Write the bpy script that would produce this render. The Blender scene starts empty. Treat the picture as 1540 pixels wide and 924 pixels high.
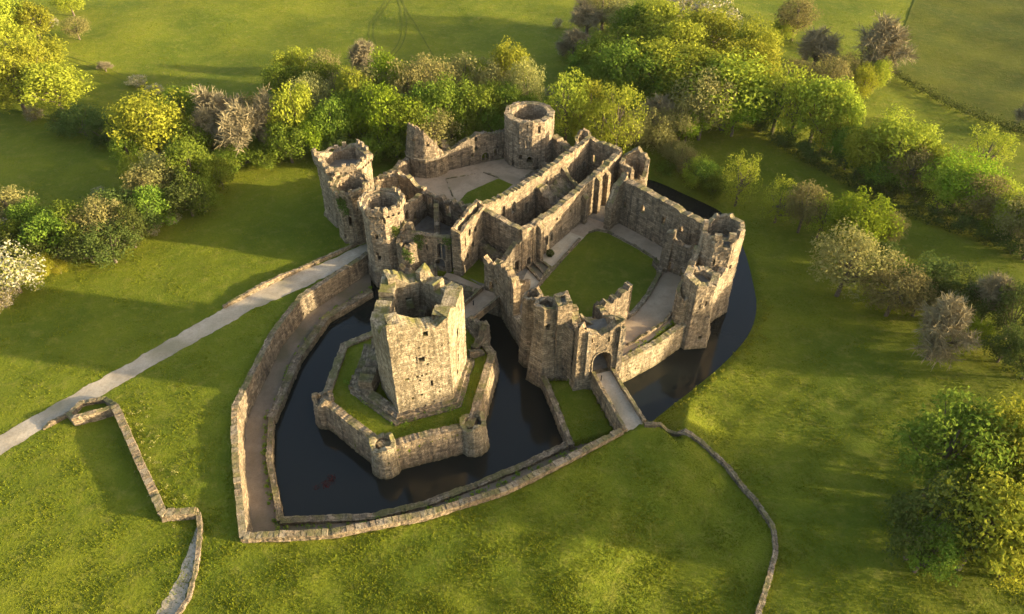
import bpy, bmesh, math, random
import numpy as np
from mathutils import Vector, Matrix, noise

# ------------------------------------------------------------------ camera, sky, sun, exposure
sc = bpy.context.scene
COL = sc.collection
F = 1100.0; TH = math.radians(41.0); CH = 85.0          # focal length in photo pixels, pitch, camera height
cam = bpy.data.cameras.new('camera'); cam.sensor_width = 36.0
cam.lens = 36.0 * F / 1540.0; cam.clip_start = 1.0; cam.clip_end = 3000.0
co = bpy.data.objects.new('camera', cam); COL.objects.link(co)
co.location = (0, 0, CH); co.rotation_euler = (math.pi / 2 - TH, 0, 0); sc.camera = co

SUN_EL = math.radians(11.0); SUN_AZ = math.radians(101.0)  # azimuth clockwise from +Y
w = bpy.data.worlds.new('World'); sc.world = w; w.use_nodes = True
bg = w.node_tree.nodes['Background']; sk = w.node_tree.nodes.new('ShaderNodeTexSky')
sk.sky_type = 'NISHITA'; sk.sun_disc = False; sk.sun_elevation = SUN_EL; sk.sun_rotation = SUN_AZ
sk.air_density = 1.0; sk.dust_density = 3.0; sk.ozone_density = 0.2
w.node_tree.links.new(sk.outputs[0], bg.inputs[0]); bg.inputs[1].default_value = 0.15
sl = bpy.data.lights.new('sun', 'SUN'); sl.energy = 5.0; sl.angle = math.radians(1.0); sl.color = (1.0, 0.81, 0.50)
so = bpy.data.objects.new('sun', sl); COL.objects.link(so)
SD = Vector((math.cos(SUN_EL) * math.sin(SUN_AZ), math.cos(SUN_EL) * math.cos(SUN_AZ), math.sin(SUN_EL)))
so.rotation_euler = SD.to_track_quat('Z', 'Y').to_euler(); so.location = (80, 60, 60)
sc.view_settings.view_transform = 'Standard'; sc.view_settings.look = 'None'
sc.view_settings.gamma = 1.0; sc.view_settings.exposure = 1.68
sc.cycles.max_bounces = 6; sc.cycles.diffuse_bounces = 3; sc.cycles.transmission_bounces = 3

R = random.Random(11)
IVY = []

# ------------------------------------------------------------------ pixel -> place
def W(px, py, z=0.0):
    u = (px - 770) / F; v = -(py - 462) / F
    d = (u, math.cos(TH) + v * math.sin(TH), -math.sin(TH) + v * math.cos(TH))
    t = (z - CH) / d[2]
    return (d[0] * t, d[1] * t)

def proj(x, y, z):
    dep = y * math.cos(TH) - (z - CH) * math.sin(TH); up = y * math.sin(TH) + (z - CH) * math.cos(TH)
    return 770 + F * x / dep, 462 - F * up / dep, F / dep

def Zt(x, y, py):
    lo, hi = -20.0, 60.0
    for _ in range(50):
        m = (lo + hi) / 2
        if proj(x, y, m)[1] > py: lo = m
        else: hi = m
    return lo

# ------------------------------------------------------------------ materials
def newmat(name):
    m = bpy.data.materials.new(name); m.use_nodes = True
    nt = m.node_tree; b = nt.nodes['Principled BSDF']
    return m, nt, b

def N(nt, t, **kw):
    n = nt.nodes.new(t)
    for k, v in kw.items():
        if k.startswith('i_'):
            n.inputs[k[2:].replace('_', ' ')].default_value = v
        else: setattr(n, k, v)
    return n

def ramp(nt, src, stops):
    r = nt.nodes.new('ShaderNodeValToRGB'); e = r.color_ramp.elements
    while len(e) < len(stops): e.new(0.5)
    for k, (p, c) in enumerate(stops):
        e[k].position = p; e[k].color = (c, c, c, 1) if isinstance(c, (int, float)) else (*c, 1)
    nt.links.new(src, r.inputs[0]); return r.outputs[0]

def mix(nt, fac, a, b, mode='MIX'):
    m = nt.nodes.new('ShaderNodeMix'); m.data_type = 'RGBA'; m.blend_type = mode
    f = m.inputs[0]; A = m.inputs[6]; B = m.inputs[7]
    for s, v in ((f, fac), (A, a), (B, b)):
        if isinstance(v, bpy.types.NodeSocket): nt.links.new(v, s)
        elif isinstance(v, (int, float)): s.default_value = v
        else: s.default_value = (*v, 1)
    return m.outputs[2]

def math_(nt, op, a, b=None):
    m = nt.nodes.new('ShaderNodeMath'); m.operation = op
    for s, v in zip(m.inputs, (a, b)):
        if v is None: continue
        if isinstance(v, bpy.types.NodeSocket): nt.links.new(v, s)
        else: s.default_value = v
    return m.outputs[0]

def tex_noise(nt, vec, scale, detail=4, rough=0.6):
    n = nt.nodes.new('ShaderNodeTexNoise'); n.inputs['Scale'].default_value = scale
    n.inputs['Detail'].default_value = detail; n.inputs['Roughness'].default_value = rough
    nt.links.new(vec, n.inputs['Vector']); return n.outputs['Fac']

def stone_mat(name, c1, c2, dark, moss=0.5, scale=1.0, algae=True):
    m, nt, b = newmat(name)
    geo = nt.nodes.new('ShaderNodeNewGeometry'); pos = geo.outputs['Position']
    uv = nt.nodes.new('ShaderNodeUVMap')
    # courses of rubble stone: uv is metres along and up the wall, warped a little
    wn = nt.nodes.new('ShaderNodeTexNoise'); wn.inputs['Scale'].default_value = 1.3; wn.inputs['Detail'].default_value = 2
    nt.links.new(pos, wn.inputs['Vector'])
    wv = nt.nodes.new('ShaderNodeVectorMath'); wv.operation = 'MULTIPLY_ADD'
    nt.links.new(wn.outputs['Color'], wv.inputs[0]); wv.inputs[1].default_value = (0.35, 0.35, 0.0)
    nt.links.new(uv.outputs[0], wv.inputs[2])
    br = nt.nodes.new('ShaderNodeTexBrick'); nt.links.new(wv.outputs[0], br.inputs['Vector'])
    br.inputs['Scale'].default_value = scale; br.inputs['Brick Width'].default_value = 0.95; br.inputs['Row Height'].default_value = 0.44
    br.inputs['Mortar Size'].default_value = 0.035; br.inputs['Mortar Smooth'].default_value = 0.6; br.inputs['Bias'].default_value = -0.1
    br.inputs['Color1'].default_value = (*[x * 0.72 for x in c1], 1); br.inputs['Color2'].default_value = (*[x * 1.12 for x in c2], 1)
    br.inputs['Mortar'].default_value = (*[x * 0.42 for x in c1], 1)
    n1 = tex_noise(nt, pos, 0.35, 5); n2 = tex_noise(nt, pos, 2.4, 6, 0.7); n3 = tex_noise(nt, pos, 9.0, 3)
    # vertical weather streaks
    mp = nt.nodes.new('ShaderNodeMapping'); nt.links.new(pos, mp.inputs[0]); mp.inputs['Scale'].default_value = (1.6, 1.6, 0.16)
    n4 = tex_noise(nt, mp.outputs[0], 1.0, 4)
    c = mix(nt, ramp(nt, n1, [(0.38, 0.0), (0.66, 0.6)]), br.outputs['Color'], (dark[0] * 1.6, dark[1] * 1.5, dark[2] * 1.4))
    c = mix(nt, ramp(nt, n4, [(0.48, 0.0), (0.66, 0.8)]), c, dark)
    c = mix(nt, ramp(nt, n2, [(0.5, 0.0), (0.75, 0.55)]), c, [x * 1.25 for x in c2])
    c = mix(nt, ramp(nt, n2, [(0.25, 0.75), (0.42, 0.0)]), c, [x * 0.8 for x in dark])
    c = mix(nt, ramp(nt, n3, [(0.28, 0.8), (0.40, 0.0)]), c, [x * 0.6 for x in dark])
    # moss and lichen on ledges and wall tops
    sx = nt.nodes.new('ShaderNodeSeparateXYZ'); nt.links.new(geo.outputs['Normal'], sx.inputs[0])
    up = ramp(nt, sx.outputs[2], [(0.35, 0.0), (0.7, 1.0)])
    mo = math_(nt, 'MULTIPLY', up, ramp(nt, n1, [(0.50 - 0.1 * moss, 0.0), (0.60, moss)]))
    c = mix(nt, mo, c, (0.15, 0.15, 0.035))
    if algae:
        px = nt.nodes.new('ShaderNodeSeparateXYZ'); nt.links.new(pos, px.inputs[0])
        hz = math_(nt, 'ADD', px.outputs[2], math_(nt, 'MULTIPLY', n2, 1.4))
        mr = nt.nodes.new('ShaderNodeMapRange'); nt.links.new(hz, mr.inputs[0])
        mr.inputs[1].default_value = -4.4; mr.inputs[2].default_value = -2.9; mr.inputs[3].default_value = 0.8; mr.inputs[4].default_value = 0.0
        c = mix(nt, mr.outputs[0], c, (0.075, 0.072, 0.028))
    nt.links.new(c, b.inputs['Base Color']); b.inputs['Roughness'].default_value = 0.95
    b.inputs['Specular IOR Level'].default_value = 0.15
    h = math_(nt, 'ADD', math_(nt, 'MULTIPLY', br.outputs['Fac'], -0.5), math_(nt, 'ADD', math_(nt, 'MULTIPLY', n2, 1.2), math_(nt, 'MULTIPLY', n3, 0.45)))
    bp = nt.nodes.new('ShaderNodeBump'); bp.inputs['Strength'].default_value = 1.0; bp.inputs['Distance'].default_value = 0.2
    nt.links.new(h, bp.inputs['Height']); nt.links.new(bp.outputs[0], b.inputs['Normal'])
    return m

def earth_mat(name, c1, c2, scale=0.6, bump=0.05, c3=None):
    m, nt, b = newmat(name)
    pos = nt.nodes.new('ShaderNodeNewGeometry').outputs['Position']
    n1 = tex_noise(nt, pos, scale, 6); n2 = tex_noise(nt, pos, scale * 9, 5, 0.7); n3 = tex_noise(nt, pos, scale * 0.25, 3)
    c = mix(nt, ramp(nt, n1, [(0.35, 0.0), (0.65, 1.0)]), c1, c2)
    c = mix(nt, ramp(nt, n2, [(0.45, 0.0), (0.75, 0.5)]), c, [x * 0.6 for x in c1])
    if c3: c = mix(nt, ramp(nt, n3, [(0.5, 0.0), (0.62, 0.7)]), c, c3)
    nt.links.new(c, b.inputs['Base Color']); b.inputs['Roughness'].default_value = 0.95; b.inputs['Specular IOR Level'].default_value = 0.1
    bp = nt.nodes.new('ShaderNodeBump'); bp.inputs['Strength'].default_value = 0.7; bp.inputs['Distance'].default_value = bump
    nt.links.new(n2, bp.inputs['Height']); nt.links.new(bp.outputs[0], b.inputs['Normal'])
    return m

def grass_mat(name, tint=1.0):
    m, nt, b = newmat(name)
    pos = nt.nodes.new('ShaderNodeNewGeometry').outputs['Position']
    n1 = tex_noise(nt, pos, 0.045, 5, 0.6); n2 = tex_noise(nt, pos, 0.5, 5, 0.7); n3 = tex_noise(nt, pos, 2.6, 4, 0.7); n4 = tex_noise(nt, pos, 7.0, 3, 0.7)
    g1 = (0.090 * tint, 0.122 * tint, 0.009 * tint); g2 = (0.160 * tint, 0.178 * tint, 0.013 * tint); g3 = (0.22 * tint, 0.20 * tint, 0.04 * tint)
    c = mix(nt, ramp(nt, n1, [(0.38, 0.0), (0.62, 1.0)]), g1, g2)
    c = mix(nt, ramp(nt, n2, [(0.50, 0.0), (0.74, 0.65)]), c, g3)
    c = mix(nt, ramp(nt, n3, [(0.32, 0.4), (0.52, 0.0)]), c, [x * 0.6 for x in g1])
    c = mix(nt, ramp(nt, n4, [(0.66, 0.0), (0.74, 0.5)]), c, (0.19 * tint, 0.18 * tint, 0.06 * tint))
    nt.links.new(c, b.inputs['Base Color']); b.inputs['Roughness'].default_value = 0.9; b.inputs['Specular IOR Level'].default_value = 0.1
    b.inputs['Sheen Weight'].default_value = 0.0
    h = math_(nt, 'ADD', math_(nt, 'MULTIPLY', n3, 1.0), math_(nt, 'ADD', math_(nt, 'MULTIPLY', n4, 0.55), math_(nt, 'MULTIPLY', n2, 1.8)))
    bp = nt.nodes.new('ShaderNodeBump'); bp.inputs['Strength'].default_value = 0.8; bp.inputs['Distance'].default_value = 0.3
    nt.links.new(h, bp.inputs['Height']); nt.links.new(bp.outputs[0], b.inputs['Normal'])
    return m

def leaf_mat(name, c1, c2, c3, trans=0.35):
    m, nt, b = newmat(name); nt.nodes.remove(b)
    out = [n for n in nt.nodes if n.type == 'OUTPUT_MATERIAL'][0]
    tc = nt.nodes.new('ShaderNodeTexCoord'); oi = nt.nodes.new('ShaderNodeObjectInfo')
    geo = nt.nodes.new('ShaderNodeNewGeometry')
    n1 = tex_noise(nt, geo.outputs['Position'], 0.45, 3); n2 = tex_noise(nt, geo.outputs['Position'], 3.5, 2)
    c = mix(nt, ramp(nt, n1, [(0.36, 0.0), (0.64, 1.0)]), c1, c2)
    c = mix(nt, ramp(nt, n2, [(0.5, 0.0), (0.7, 0.8)]), c, c3)
    hs = nt.nodes.new('ShaderNodeHueSaturation'); nt.links.new(c, hs.inputs['Color'])
    nt.links.new(math_(nt, 'ADD', math_(nt, 'MULTIPLY', oi.outputs['Random'], 0.035), 0.485), hs.inputs['Hue'])
    nt.links.new(math_(nt, 'ADD', math_(nt, 'MULTIPLY', oi.outputs['Random'], 0.45), 0.78), hs.inputs['Value'])
    d = nt.nodes.new('ShaderNodeBsdfDiffuse'); t = nt.nodes.new('ShaderNodeBsdfTranslucent')
    nt.links.new(hs.outputs[0], d.inputs[0]); nt.links.new(hs.outputs[0], t.inputs[0])
    ms = nt.nodes.new('ShaderNodeMixShader'); ms.inputs[0].default_value = trans
    nt.links.new(d.outputs[0], ms.inputs[1]); nt.links.new(t.outputs[0], ms.inputs[2]); nt.links.new(ms.outputs[0], out.inputs[0])
    return m

M = {}
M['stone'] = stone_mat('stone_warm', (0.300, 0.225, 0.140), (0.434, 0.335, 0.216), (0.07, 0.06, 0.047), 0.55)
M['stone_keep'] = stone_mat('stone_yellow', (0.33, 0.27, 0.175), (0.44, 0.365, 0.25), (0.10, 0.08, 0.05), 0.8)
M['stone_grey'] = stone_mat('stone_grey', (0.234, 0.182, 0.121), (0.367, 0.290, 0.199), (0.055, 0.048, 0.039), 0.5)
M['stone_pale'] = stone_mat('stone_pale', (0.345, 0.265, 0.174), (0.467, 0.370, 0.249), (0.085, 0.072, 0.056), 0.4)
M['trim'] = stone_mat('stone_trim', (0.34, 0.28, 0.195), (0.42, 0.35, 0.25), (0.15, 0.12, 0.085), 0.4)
M['rubble'] = earth_mat('rubble_floor', (0.15, 0.135, 0.11), (0.23, 0.21, 0.175), 0.8, 0.15)
M['gravel'] = earth_mat('road_gravel', (0.31, 0.26, 0.19), (0.47, 0.40, 0.31), 0.3, 0.06, (0.17, 0.155, 0.09))
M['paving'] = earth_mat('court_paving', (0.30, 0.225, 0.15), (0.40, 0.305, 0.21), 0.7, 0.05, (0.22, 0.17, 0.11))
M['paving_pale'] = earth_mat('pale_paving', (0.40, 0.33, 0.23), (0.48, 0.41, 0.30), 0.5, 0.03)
M['mud'] = earth_mat('moat_walk_earth', (0.17, 0.135, 0.095), (0.24, 0.19, 0.14), 0.5, 0.05, (0.10, 0.09, 0.05))
M['grass'] = grass_mat('grass_field'); M['lawn'] = grass_mat('grass_lawn', 0.8)
M['crop_shaded'] = grass_mat('grass_crop_shaded', 0.55)  # crop green, darkened so the shade over the back field is in the colour
M['bark'] = earth_mat('bark', (0.10, 0.08, 0.06), (0.16, 0.13, 0.10), 2.0, 0.05)
M['twig'] = earth_mat('twigs', (0.21, 0.18, 0.10), (0.29, 0.245, 0.145), 1.0, 0.02)
M['iron'] = earth_mat('dark_iron', (0.02, 0.02, 0.02), (0.04, 0.035, 0.03), 2.0, 0.01)
M['leaf_yellow'] = leaf_mat('leaf_yellow_green', (0.22, 0.2585, 0.0242), (0.308, 0.33, 0.0352), (0.396, 0.396, 0.066))
M['leaf_green'] = leaf_mat('leaf_green', (0.1045, 0.1595, 0.0198), (0.165, 0.22, 0.0264), (0.242, 0.275, 0.044))
M['leaf_bright'] = leaf_mat('leaf_bright_green', (0.143, 0.22, 0.0154), (0.209, 0.2805, 0.022), (0.297, 0.341, 0.0385))
M['leaf_olive'] = leaf_mat('leaf_olive', (0.198, 0.1925, 0.0605), (0.275, 0.2475, 0.0825), (0.341, 0.297, 0.132))
M['leaf_dark'] = leaf_mat('leaf_dark', (0.065, 0.095, 0.022), (0.10, 0.13, 0.03), (0.15, 0.165, 0.05))
M['leaf_gold'] = leaf_mat('leaf_gold', (0.23, 0.235, 0.02), (0.31, 0.295, 0.028), (0.39, 0.35, 0.05))
M['leaf_red'] = leaf_mat('leaf_red', (0.09, 0.015, 0.012), (0.12, 0.02, 0.015), (0.14, 0.04, 0.02))
M['blossom'] = leaf_mat('blossom_white', (0.26, 0.235, 0.17), (0.34, 0.31, 0.235), (0.43, 0.40, 0.31), 0.2)
m, nt, b = newmat('moat_water'); M['water'] = m
b.inputs['Base Color'].default_value = (0.010, 0.012, 0.011, 1); b.inputs['Roughness'].default_value = 0.06; b.inputs['IOR'].default_value = 1.33
pos = nt.nodes.new('ShaderNodeNewGeometry').outputs['Position']
bp = nt.nodes.new('ShaderNodeBump'); bp.inputs['Strength'].default_value = 0.12; bp.inputs['Distance'].default_value = 0.05
nt.links.new(tex_noise(nt, pos, 1.6, 3), bp.inputs['Height']); nt.links.new(bp.outputs[0], b.inputs['Normal'])

# ------------------------------------------------------------------ object helpers
def link(name, me, mat=None, parent=None, loc=None):
    o = bpy.data.objects.new(name, me); COL.objects.link(o)
    if mat is not None and me is not None and not me.materials: me.materials.append(mat)
    if parent is not None: o.parent = parent
    if loc is not None: o.location = loc
    return o

def mesh(name, verts, faces, uvs=None):
    me = bpy.data.meshes.new(name); me.from_pydata(verts, [], faces)
    if uvs is not None:
        ul = me.uv_layers.new(name='UVMap')
        ul.data.foreach_set('uv', [c for f in uvs for p in f for c in p])
    me.update(); return me

def tag(o, label, cat, group=None):
    o['label'] = label; o['category'] = cat
    if group: o['group'] = group
    return o

def struct(o): o['kind'] = 'structure'; return o

def hnoise(x, y, z): return noise.noise(Vector((x, y, z)))

def resample(pts, step, closed):
    P = [Vector(p) for p in pts]; n = len(P); out = []; S = []; s = 0.0; nm = []
    seg = n if closed else n - 1
    def segn(i):
        a, b_ = P[i % n], P[(i + 1) % n]; d = (b_ - a).normalized(); return Vector((d.y, -d.x))
    for i in range(seg):
        a, b_ = P[i], P[(i + 1) % n]; L = (b_ - a).length; k = max(1, int(round(L / step)))
        for j in range(k):
            out.append(a.lerp(b_, j / k)); S.append(s + L * j / k)
            if j: nm.append(segn(i))
            else:
                if closed or i > 0:
                    n0, n1 = segn(i - 1), segn(i); q = (n0 + n1)
                    nm.append(q / max(0.35, 1 + n0.dot(n1)))
                else: nm.append(segn(i))
        s += L
    if not closed: out.append(P[-1]); S.append(s); nm.append(segn(n - 2))
    return out, S, nm, s

def vert_s(pts, closed):
    S = [0.0]
    for i in range(len(pts) - 1): S.append(S[-1] + (Vector(pts[i + 1]) - Vector(pts[i])).length)
    if closed: S.append(S[-1] + (Vector(pts[0]) - Vector(pts[-1])).length)
    return S

def inside_open(ds, z, o):
    s0, z0, ww, hh, kind = o
    x = ds
    if abs(x) > ww / 2 or z < z0 or z > z0 + hh: return False
    if kind == 'a':                                     # pointed/round head
        spring = z0 + hh - ww * 0.55
        if z > spring:
            return (x / (ww / 2)) ** 2 + ((z - spring) / (ww * 0.55)) ** 2 <= 1.0
    return True

class Masonry:
    """A ruined wall or hollow tower: plan line, thickness, ragged top, real openings."""
    def __init__(s, pts, base, tops, t, openings=(), closed=False, batter=None, rough=0.8, step=0.33, seed=0, jit=0.075, blk=0.8, holes=0):
        s.closed = closed; s.t = t; s.base = base; s.batter = batter
        P, S, Nn, L = resample(pts, step, closed); s.P, s.S, s.Nn, s.L = P, S, Nn, L
        vs = vert_s(pts, closed)
        if isinstance(tops, (int, float)): tops = [tops] * len(pts)
        tv = list(tops) + ([tops[0]] if closed else [])
        n = len(P); T = []
        rr = random.Random(seed); bl = [rr.uniform(-1, 1) for _ in range(int(L / blk) + 3)]
        for i in range(n):
            x = S[i]; base_t = float(np.interp(x, vs, tv))
            f = hnoise(x * 0.22 + seed * 7.3, seed * 1.7, 0.0) + 0.5 * hnoise(x * 0.7 + seed * 3.1, 5.0, 0.0)
            T.append(max(base + 0.2, base_t + rough * (0.75 * f + 0.3 * bl[int(x / blk)] + (rr.uniform(-0.55, 0.25) if rr.random() < 0.35 else 0.0))))
        s.T = T
        ops = list(openings)
        for _ in range(holes):
            ops.append((rr.uniform(0, L), rr.uniform(base + 1.5, max(base + 2, min(T) - 1)), step * 1.1, step * 1.1, 'r'))
        nz = int(math.ceil((max(T) - base) / step)); s.nz = nz; s.step = step
        ncell = n if closed else n - 1
        zt = lambda i, k: min(base + k * step, T[i % n])
        occ = [[False] * nz for _ in range(ncell)]
        for i in range(ncell):
            j = (i + 1) % n; sm = S[i] + step / 2
            for k in range(nz):
                zb = base + k * step
                if zb >= max(T[i], T[j]) - 0.02: break
                zc = zb + step / 2; ok = True
                for o in ops:
                    ds = sm - o[0]
                    if closed: ds = (ds + L / 2) % L - L / 2
                    if inside_open(ds, zc, o): ok = False; break
                occ[i][k] = ok
        V = []; idx = {}; uvv = []
        def vid(i, k, side):
            i0 = i % n; key = (i0, k, side)
            if key in idx: return idx[key]
            z = zt(i0, k)
            q = s.at_off(i0, z, side)
            p = Vector((q.x, q.y, z))
            a = jit * (1.3 * noise.noise(p * 1.9) + 0.9 * noise.noise(p * 0.55)) + jit * rj.uniform(-0.75, 0.75)
            d = Nn[i0] * (1 if side == 0 else -1)
            V.append((p.x + d.x * a, p.y + d.y * a, p.z + jit * 0.6 * noise.noise(p * 2.7 + Vector((9, 3, 1)))))
            idx[key] = len(V) - 1; return len(V) - 1
        Fc = []; U = []; rj = random.Random(seed * 13 + 5)
        def add(q, uv):
            vs_ = []; us_ = []
            for a, u in zip(q, uv):
                if a not in vs_: vs_.append(a); us_.append(u)
            if len(vs_) >= 3: Fc.append(vs_); U.append(us_)
        for i in range(ncell):
            for k in range(nz):
                if not occ[i][k]: continue
                u0 = S[i]; u1 = S[i] + step; z0 = base + k * step; z1 = z0 + step
                a0, b0, c0, d0 = vid(i, k, 0), vid(i + 1, k, 0), vid(i + 1, k + 1, 0), vid(i, k + 1, 0)
                a1, b1, c1, d1 = vid(i, k, 1), vid(i + 1, k, 1), vid(i + 1, k + 1, 1), vid(i, k + 1, 1)
                add((a0, b0, c0, d0), ((u0, z0), (u1, z0), (u1, z1), (u0, z1)))
                add((b1, a1, d1, c1), ((u1, z0), (u0, z0), (u0, z1), (u1, z1)))
                if k + 1 >= nz or not occ[i][k + 1]: add((d0, c0, c1, d1), ((u0, 0), (u1, 0), (u1, t), (u0, t)))
                if k > 0 and not occ[i][k - 1]: add((b0, a0, a1, b1), ((u1, 0), (u0, 0), (u0, t), (u1, t)))
                pv = occ[i - 1][k] if (i > 0 or closed) else False
                nx = occ[(i + 1) % ncell][k] if (i + 1 < ncell or closed) else False
                if not pv: add((a1, a0, d0, d1), ((0, z0), (t, z0), (t, z1), (0, z1)))
                if not nx: add((b0, b1, c1, c0), ((t, z0), (0, z0), (0, z1), (t, z1)))
        s.me = mesh('masonry', V, Fc, U)
    def at_off(s, i, z, side, extra=0.0):
        off = (0.0 if s.closed else s.t / 2) if side == 0 else (-s.t if s.closed else -s.t / 2)
        if side == 0 and s.batter: off += s.batter(z)
        return s.P[i] + s.Nn[i] * (off + extra)
    def point(s, x, z, extra=0.0):                      # a point on the outer face, x metres along
        x = x % s.L if s.closed else x
        i = min(range(len(s.S)), key=lambda k: abs(s.S[k] - x)); q = s.at_off(i, z, 0, extra)
        t = Vector((-s.Nn[i].y, s.Nn[i].x)).normalized()
        q = q + t * (x - s.S[i]); return Vector((q.x, q.y, z)), t, s.Nn[i].normalized()

def surround(parent, ms, x, z0, ww, hh, arch=True, name='window_surround', wd=0.22, proud=0.1, mullion=0):
    """A dressed stone frame round an opening, standing proud of the wall."""
    tl = [T for q, T in zip(ms.S, ms.T) if min(abs(q - x % ms.L), ms.L - abs(q - x % ms.L)) < ww / 2 + wd + 0.3]
    if not tl or min(tl) < z0 + hh + 0.45: return None
    prof = [(-ww / 2, z0), (-ww / 2, z0 + hh - (ww * 0.55 if arch else 0))]
    if arch:
        for k in range(1, 8):
            a = math.pi - math.pi * k / 8
            prof.append((ww / 2 * math.cos(a), z0 + hh - ww * 0.55 + ww * 0.55 * math.sin(a)))
    prof += [(ww / 2, z0 + hh - (ww * 0.55 if arch else 0)), (ww / 2, z0)]
    V = []; cz = z0 + hh * 0.45
    for (dx, z) in prof:
        for (k, e) in ((0, -0.12), (0, proud), (1, proud), (1, -0.12)):
            l = Vector((dx, z - cz)); l2 = l * (1 + (wd / max(0.2, l.length) if k else 0.0))
            zz = cz + l2.y
            if z == z0: zz = z0
            p, t, n = ms.point(x + l2.x, zz, e); V.append(tuple(p))
    Fc = []
    for i in range(len(prof) - 1):
        for k in range(4):
            a = i * 4 + k; b_ = i * 4 + (k + 1) % 4; Fc.append((a, a + 4, b_ + 4, b_))
    Fc.append((0, 1, 2, 3)); e = (len(prof) - 1) * 4; Fc.append((e + 3, e + 2, e + 1, e))
    U = [[(V[v][0] + V[v][1], V[v][2]) for v in f] for f in Fc]
    o = link(name, mesh(name, V, Fc, U), M['trim'], parent)
    for q in range(mullion if o else 0):
        dx = -ww / 2 + ww * (q + 1) / (mullion + 1)
        hz = z0 + hh - 0.15 - ww * 0.2
        V = []
        for z in (z0, hz):
            for (a, e) in ((-0.07, -0.25), (0.07, -0.25), (0.07, -0.02), (-0.07, -0.02)):
                V.append(tuple(ms.point(x + dx + a, z, e)[0]))
        Fc = [(0, 1, 5, 4), (1, 2, 6, 5), (2, 3, 7, 6), (3, 0, 4, 7), (4, 5, 6, 7)]
        link('mullion', mesh('mullion', V, Fc, [[(V[v][0], V[v][2]) for v in f] for f in Fc]), M['trim'], o)
    return o

def box_pts(c, tx, ty, l, wd, z0, z1, j=0.0, rr=None):
    V = []
    for z in (z0, z1):
        for (a, b_) in ((-1, -1), (1, -1), (1, 1), (-1, 1)):
            r = (lambda: rr.uniform(-j, j)) if rr else (lambda: 0.0)
            V.append((c[0] + tx * a * l / 2 + ty * b_ * wd / 2 + r(), c[1] + ty * a * l / 2 - tx * b_ * wd / 2 + r(), z + (r() if z == z1 else 0)))
    return V
BOXF = [(3, 2, 1, 0), (4, 5, 6, 7), (0, 1, 5, 4), (1, 2, 6, 5), (2, 3, 7, 6), (3, 0, 4, 7)]
BOXF = [tuple(reversed(f)) for f in BOXF]
def box_mesh(name, V):
    return mesh(name, V, BOXF, [[(V[v][0] + V[v][1], V[v][2]) for v in f] for f in BOXF])

def merlons(parent, ms, z, mat, mw=1.0, gap=0.8, h=1.0, t=0.5, skip=0.2, seed=1, zfun=None, extra=0.0):
    rr = random.Random(seed); x = 0.0
    while x < ms.L - mw * 0.6:
        if rr.random() > skip:
            zz = zfun(x) if zfun else z
            p, tt, n = ms.point(x + mw / 2, zz, extra - t / 2)
            hh = h * rr.uniform(0.55, 1.1)
            link('merlon', box_mesh('merlon', box_pts(p, tt.x, tt.y, mw * rr.uniform(0.8, 1.05), t, zz - 0.35, zz + hh, 0.06, rr)), mat, parent)
        x += mw + gap

def corbels(parent, ms, z, mat, gap=0.95, skip=0.08, seed=1, h=0.9, out=0.5):
    rr = random.Random(seed); x = 0.3
    V = [(-0.16, -0.1, 0), (0.16, -0.1, 0), (0.16, -0.1, h), (-0.16, -0.1, h), (-0.14, 0.12, 0.05), (0.14, 0.12, 0.05), (0.16, out, h * 0.55), (-0.16, out, h * 0.55), (0.16, out, h), (-0.16, out, h)]
    Fc = [(0, 4, 5, 1), (4, 7, 6, 5), (7, 9, 8, 6), (9, 3, 2, 8), (1, 5, 6, 8, 2), (0, 3, 9, 7, 4)]
    me = mesh('corbel', V, Fc, [[(V[v][0] + V[v][1], V[v][2]) for v in f] for f in Fc]); me.materials.append(mat)
    while x < ms.L:
        if rr.random() > skip:
            p, t, n = ms.point(x, z); o = link('corbel', me, None, parent, p)
            o.rotation_euler = (0, 0, math.atan2(-n.x, n.y))
        x += gap

def ngon(c, r, n, a0=0.0):
    return [(c[0] + r * math.cos(a0 + 2 * math.pi * k / n), c[1] + r * math.sin(a0 + 2 * math.pi * k / n)) for k in range(n)]

def floor_disc(parent, pts, z, mat, name='floor', bump=0.35, seed=0):
    """an uneven rubble floor inside a hollow tower"""
    c = Vector((sum(p[0] for p in pts) / len(pts), sum(p[1] for p in pts) / len(pts)))
    P, S, Nn, L = resample(pts, 0.8, True); V = [(c.x, c.y, z)]; rings = 5; n = len(P)
    for k in range(1, rings + 1):
        for p in P:
            q = c.lerp(p, k / rings); V.append((q.x, q.y, z + bump * noise.noise(Vector((q.x * 0.8, q.y * 0.8, seed))) + bump * 0.8 * (k / rings) ** 2))
    Fc = [(0, 1 + j, 1 + (j + 1) % n) for j in range(n)]
    for k in range(rings - 1):
        for j in range(n):
            a = 1 + k * n + j; b_ = 1 + k * n + (j + 1) % n; Fc.append((a, a + n, b_ + n, b_))
    return link(name, mesh(name, V, Fc), mat, parent)

def root(name, loc, label, cat, group=None):
    o = bpy.data.objects.new(name, None); COL.objects.link(o); o.location = (0, 0, 0); o.empty_display_size = 0.5
    return tag(o, label, cat, group)

def wall(name, label, pts, base, tops, t, mat='stone', openings=(), rough=0.8, seed=0, frames=False, cap=False, cat='wall', **kw):
    r = root(name, None, label, cat)
    ms = Masonry(pts, base, tops, t, openings, rough=rough, seed=seed, **kw)
    link('masonry', ms.me, M[mat], r)
    if frames:
        for o in openings:
            if o[2] >= 0.8: surround(r, ms, o[0], o[1], o[2], o[3], o[4] == 'a', 'window_surround' if o[1] > 0.3 else 'door_surround', mullion=1 if (o[2] > 1.3 and o[1] > 0.5) else 0)
    return r, ms

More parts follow.
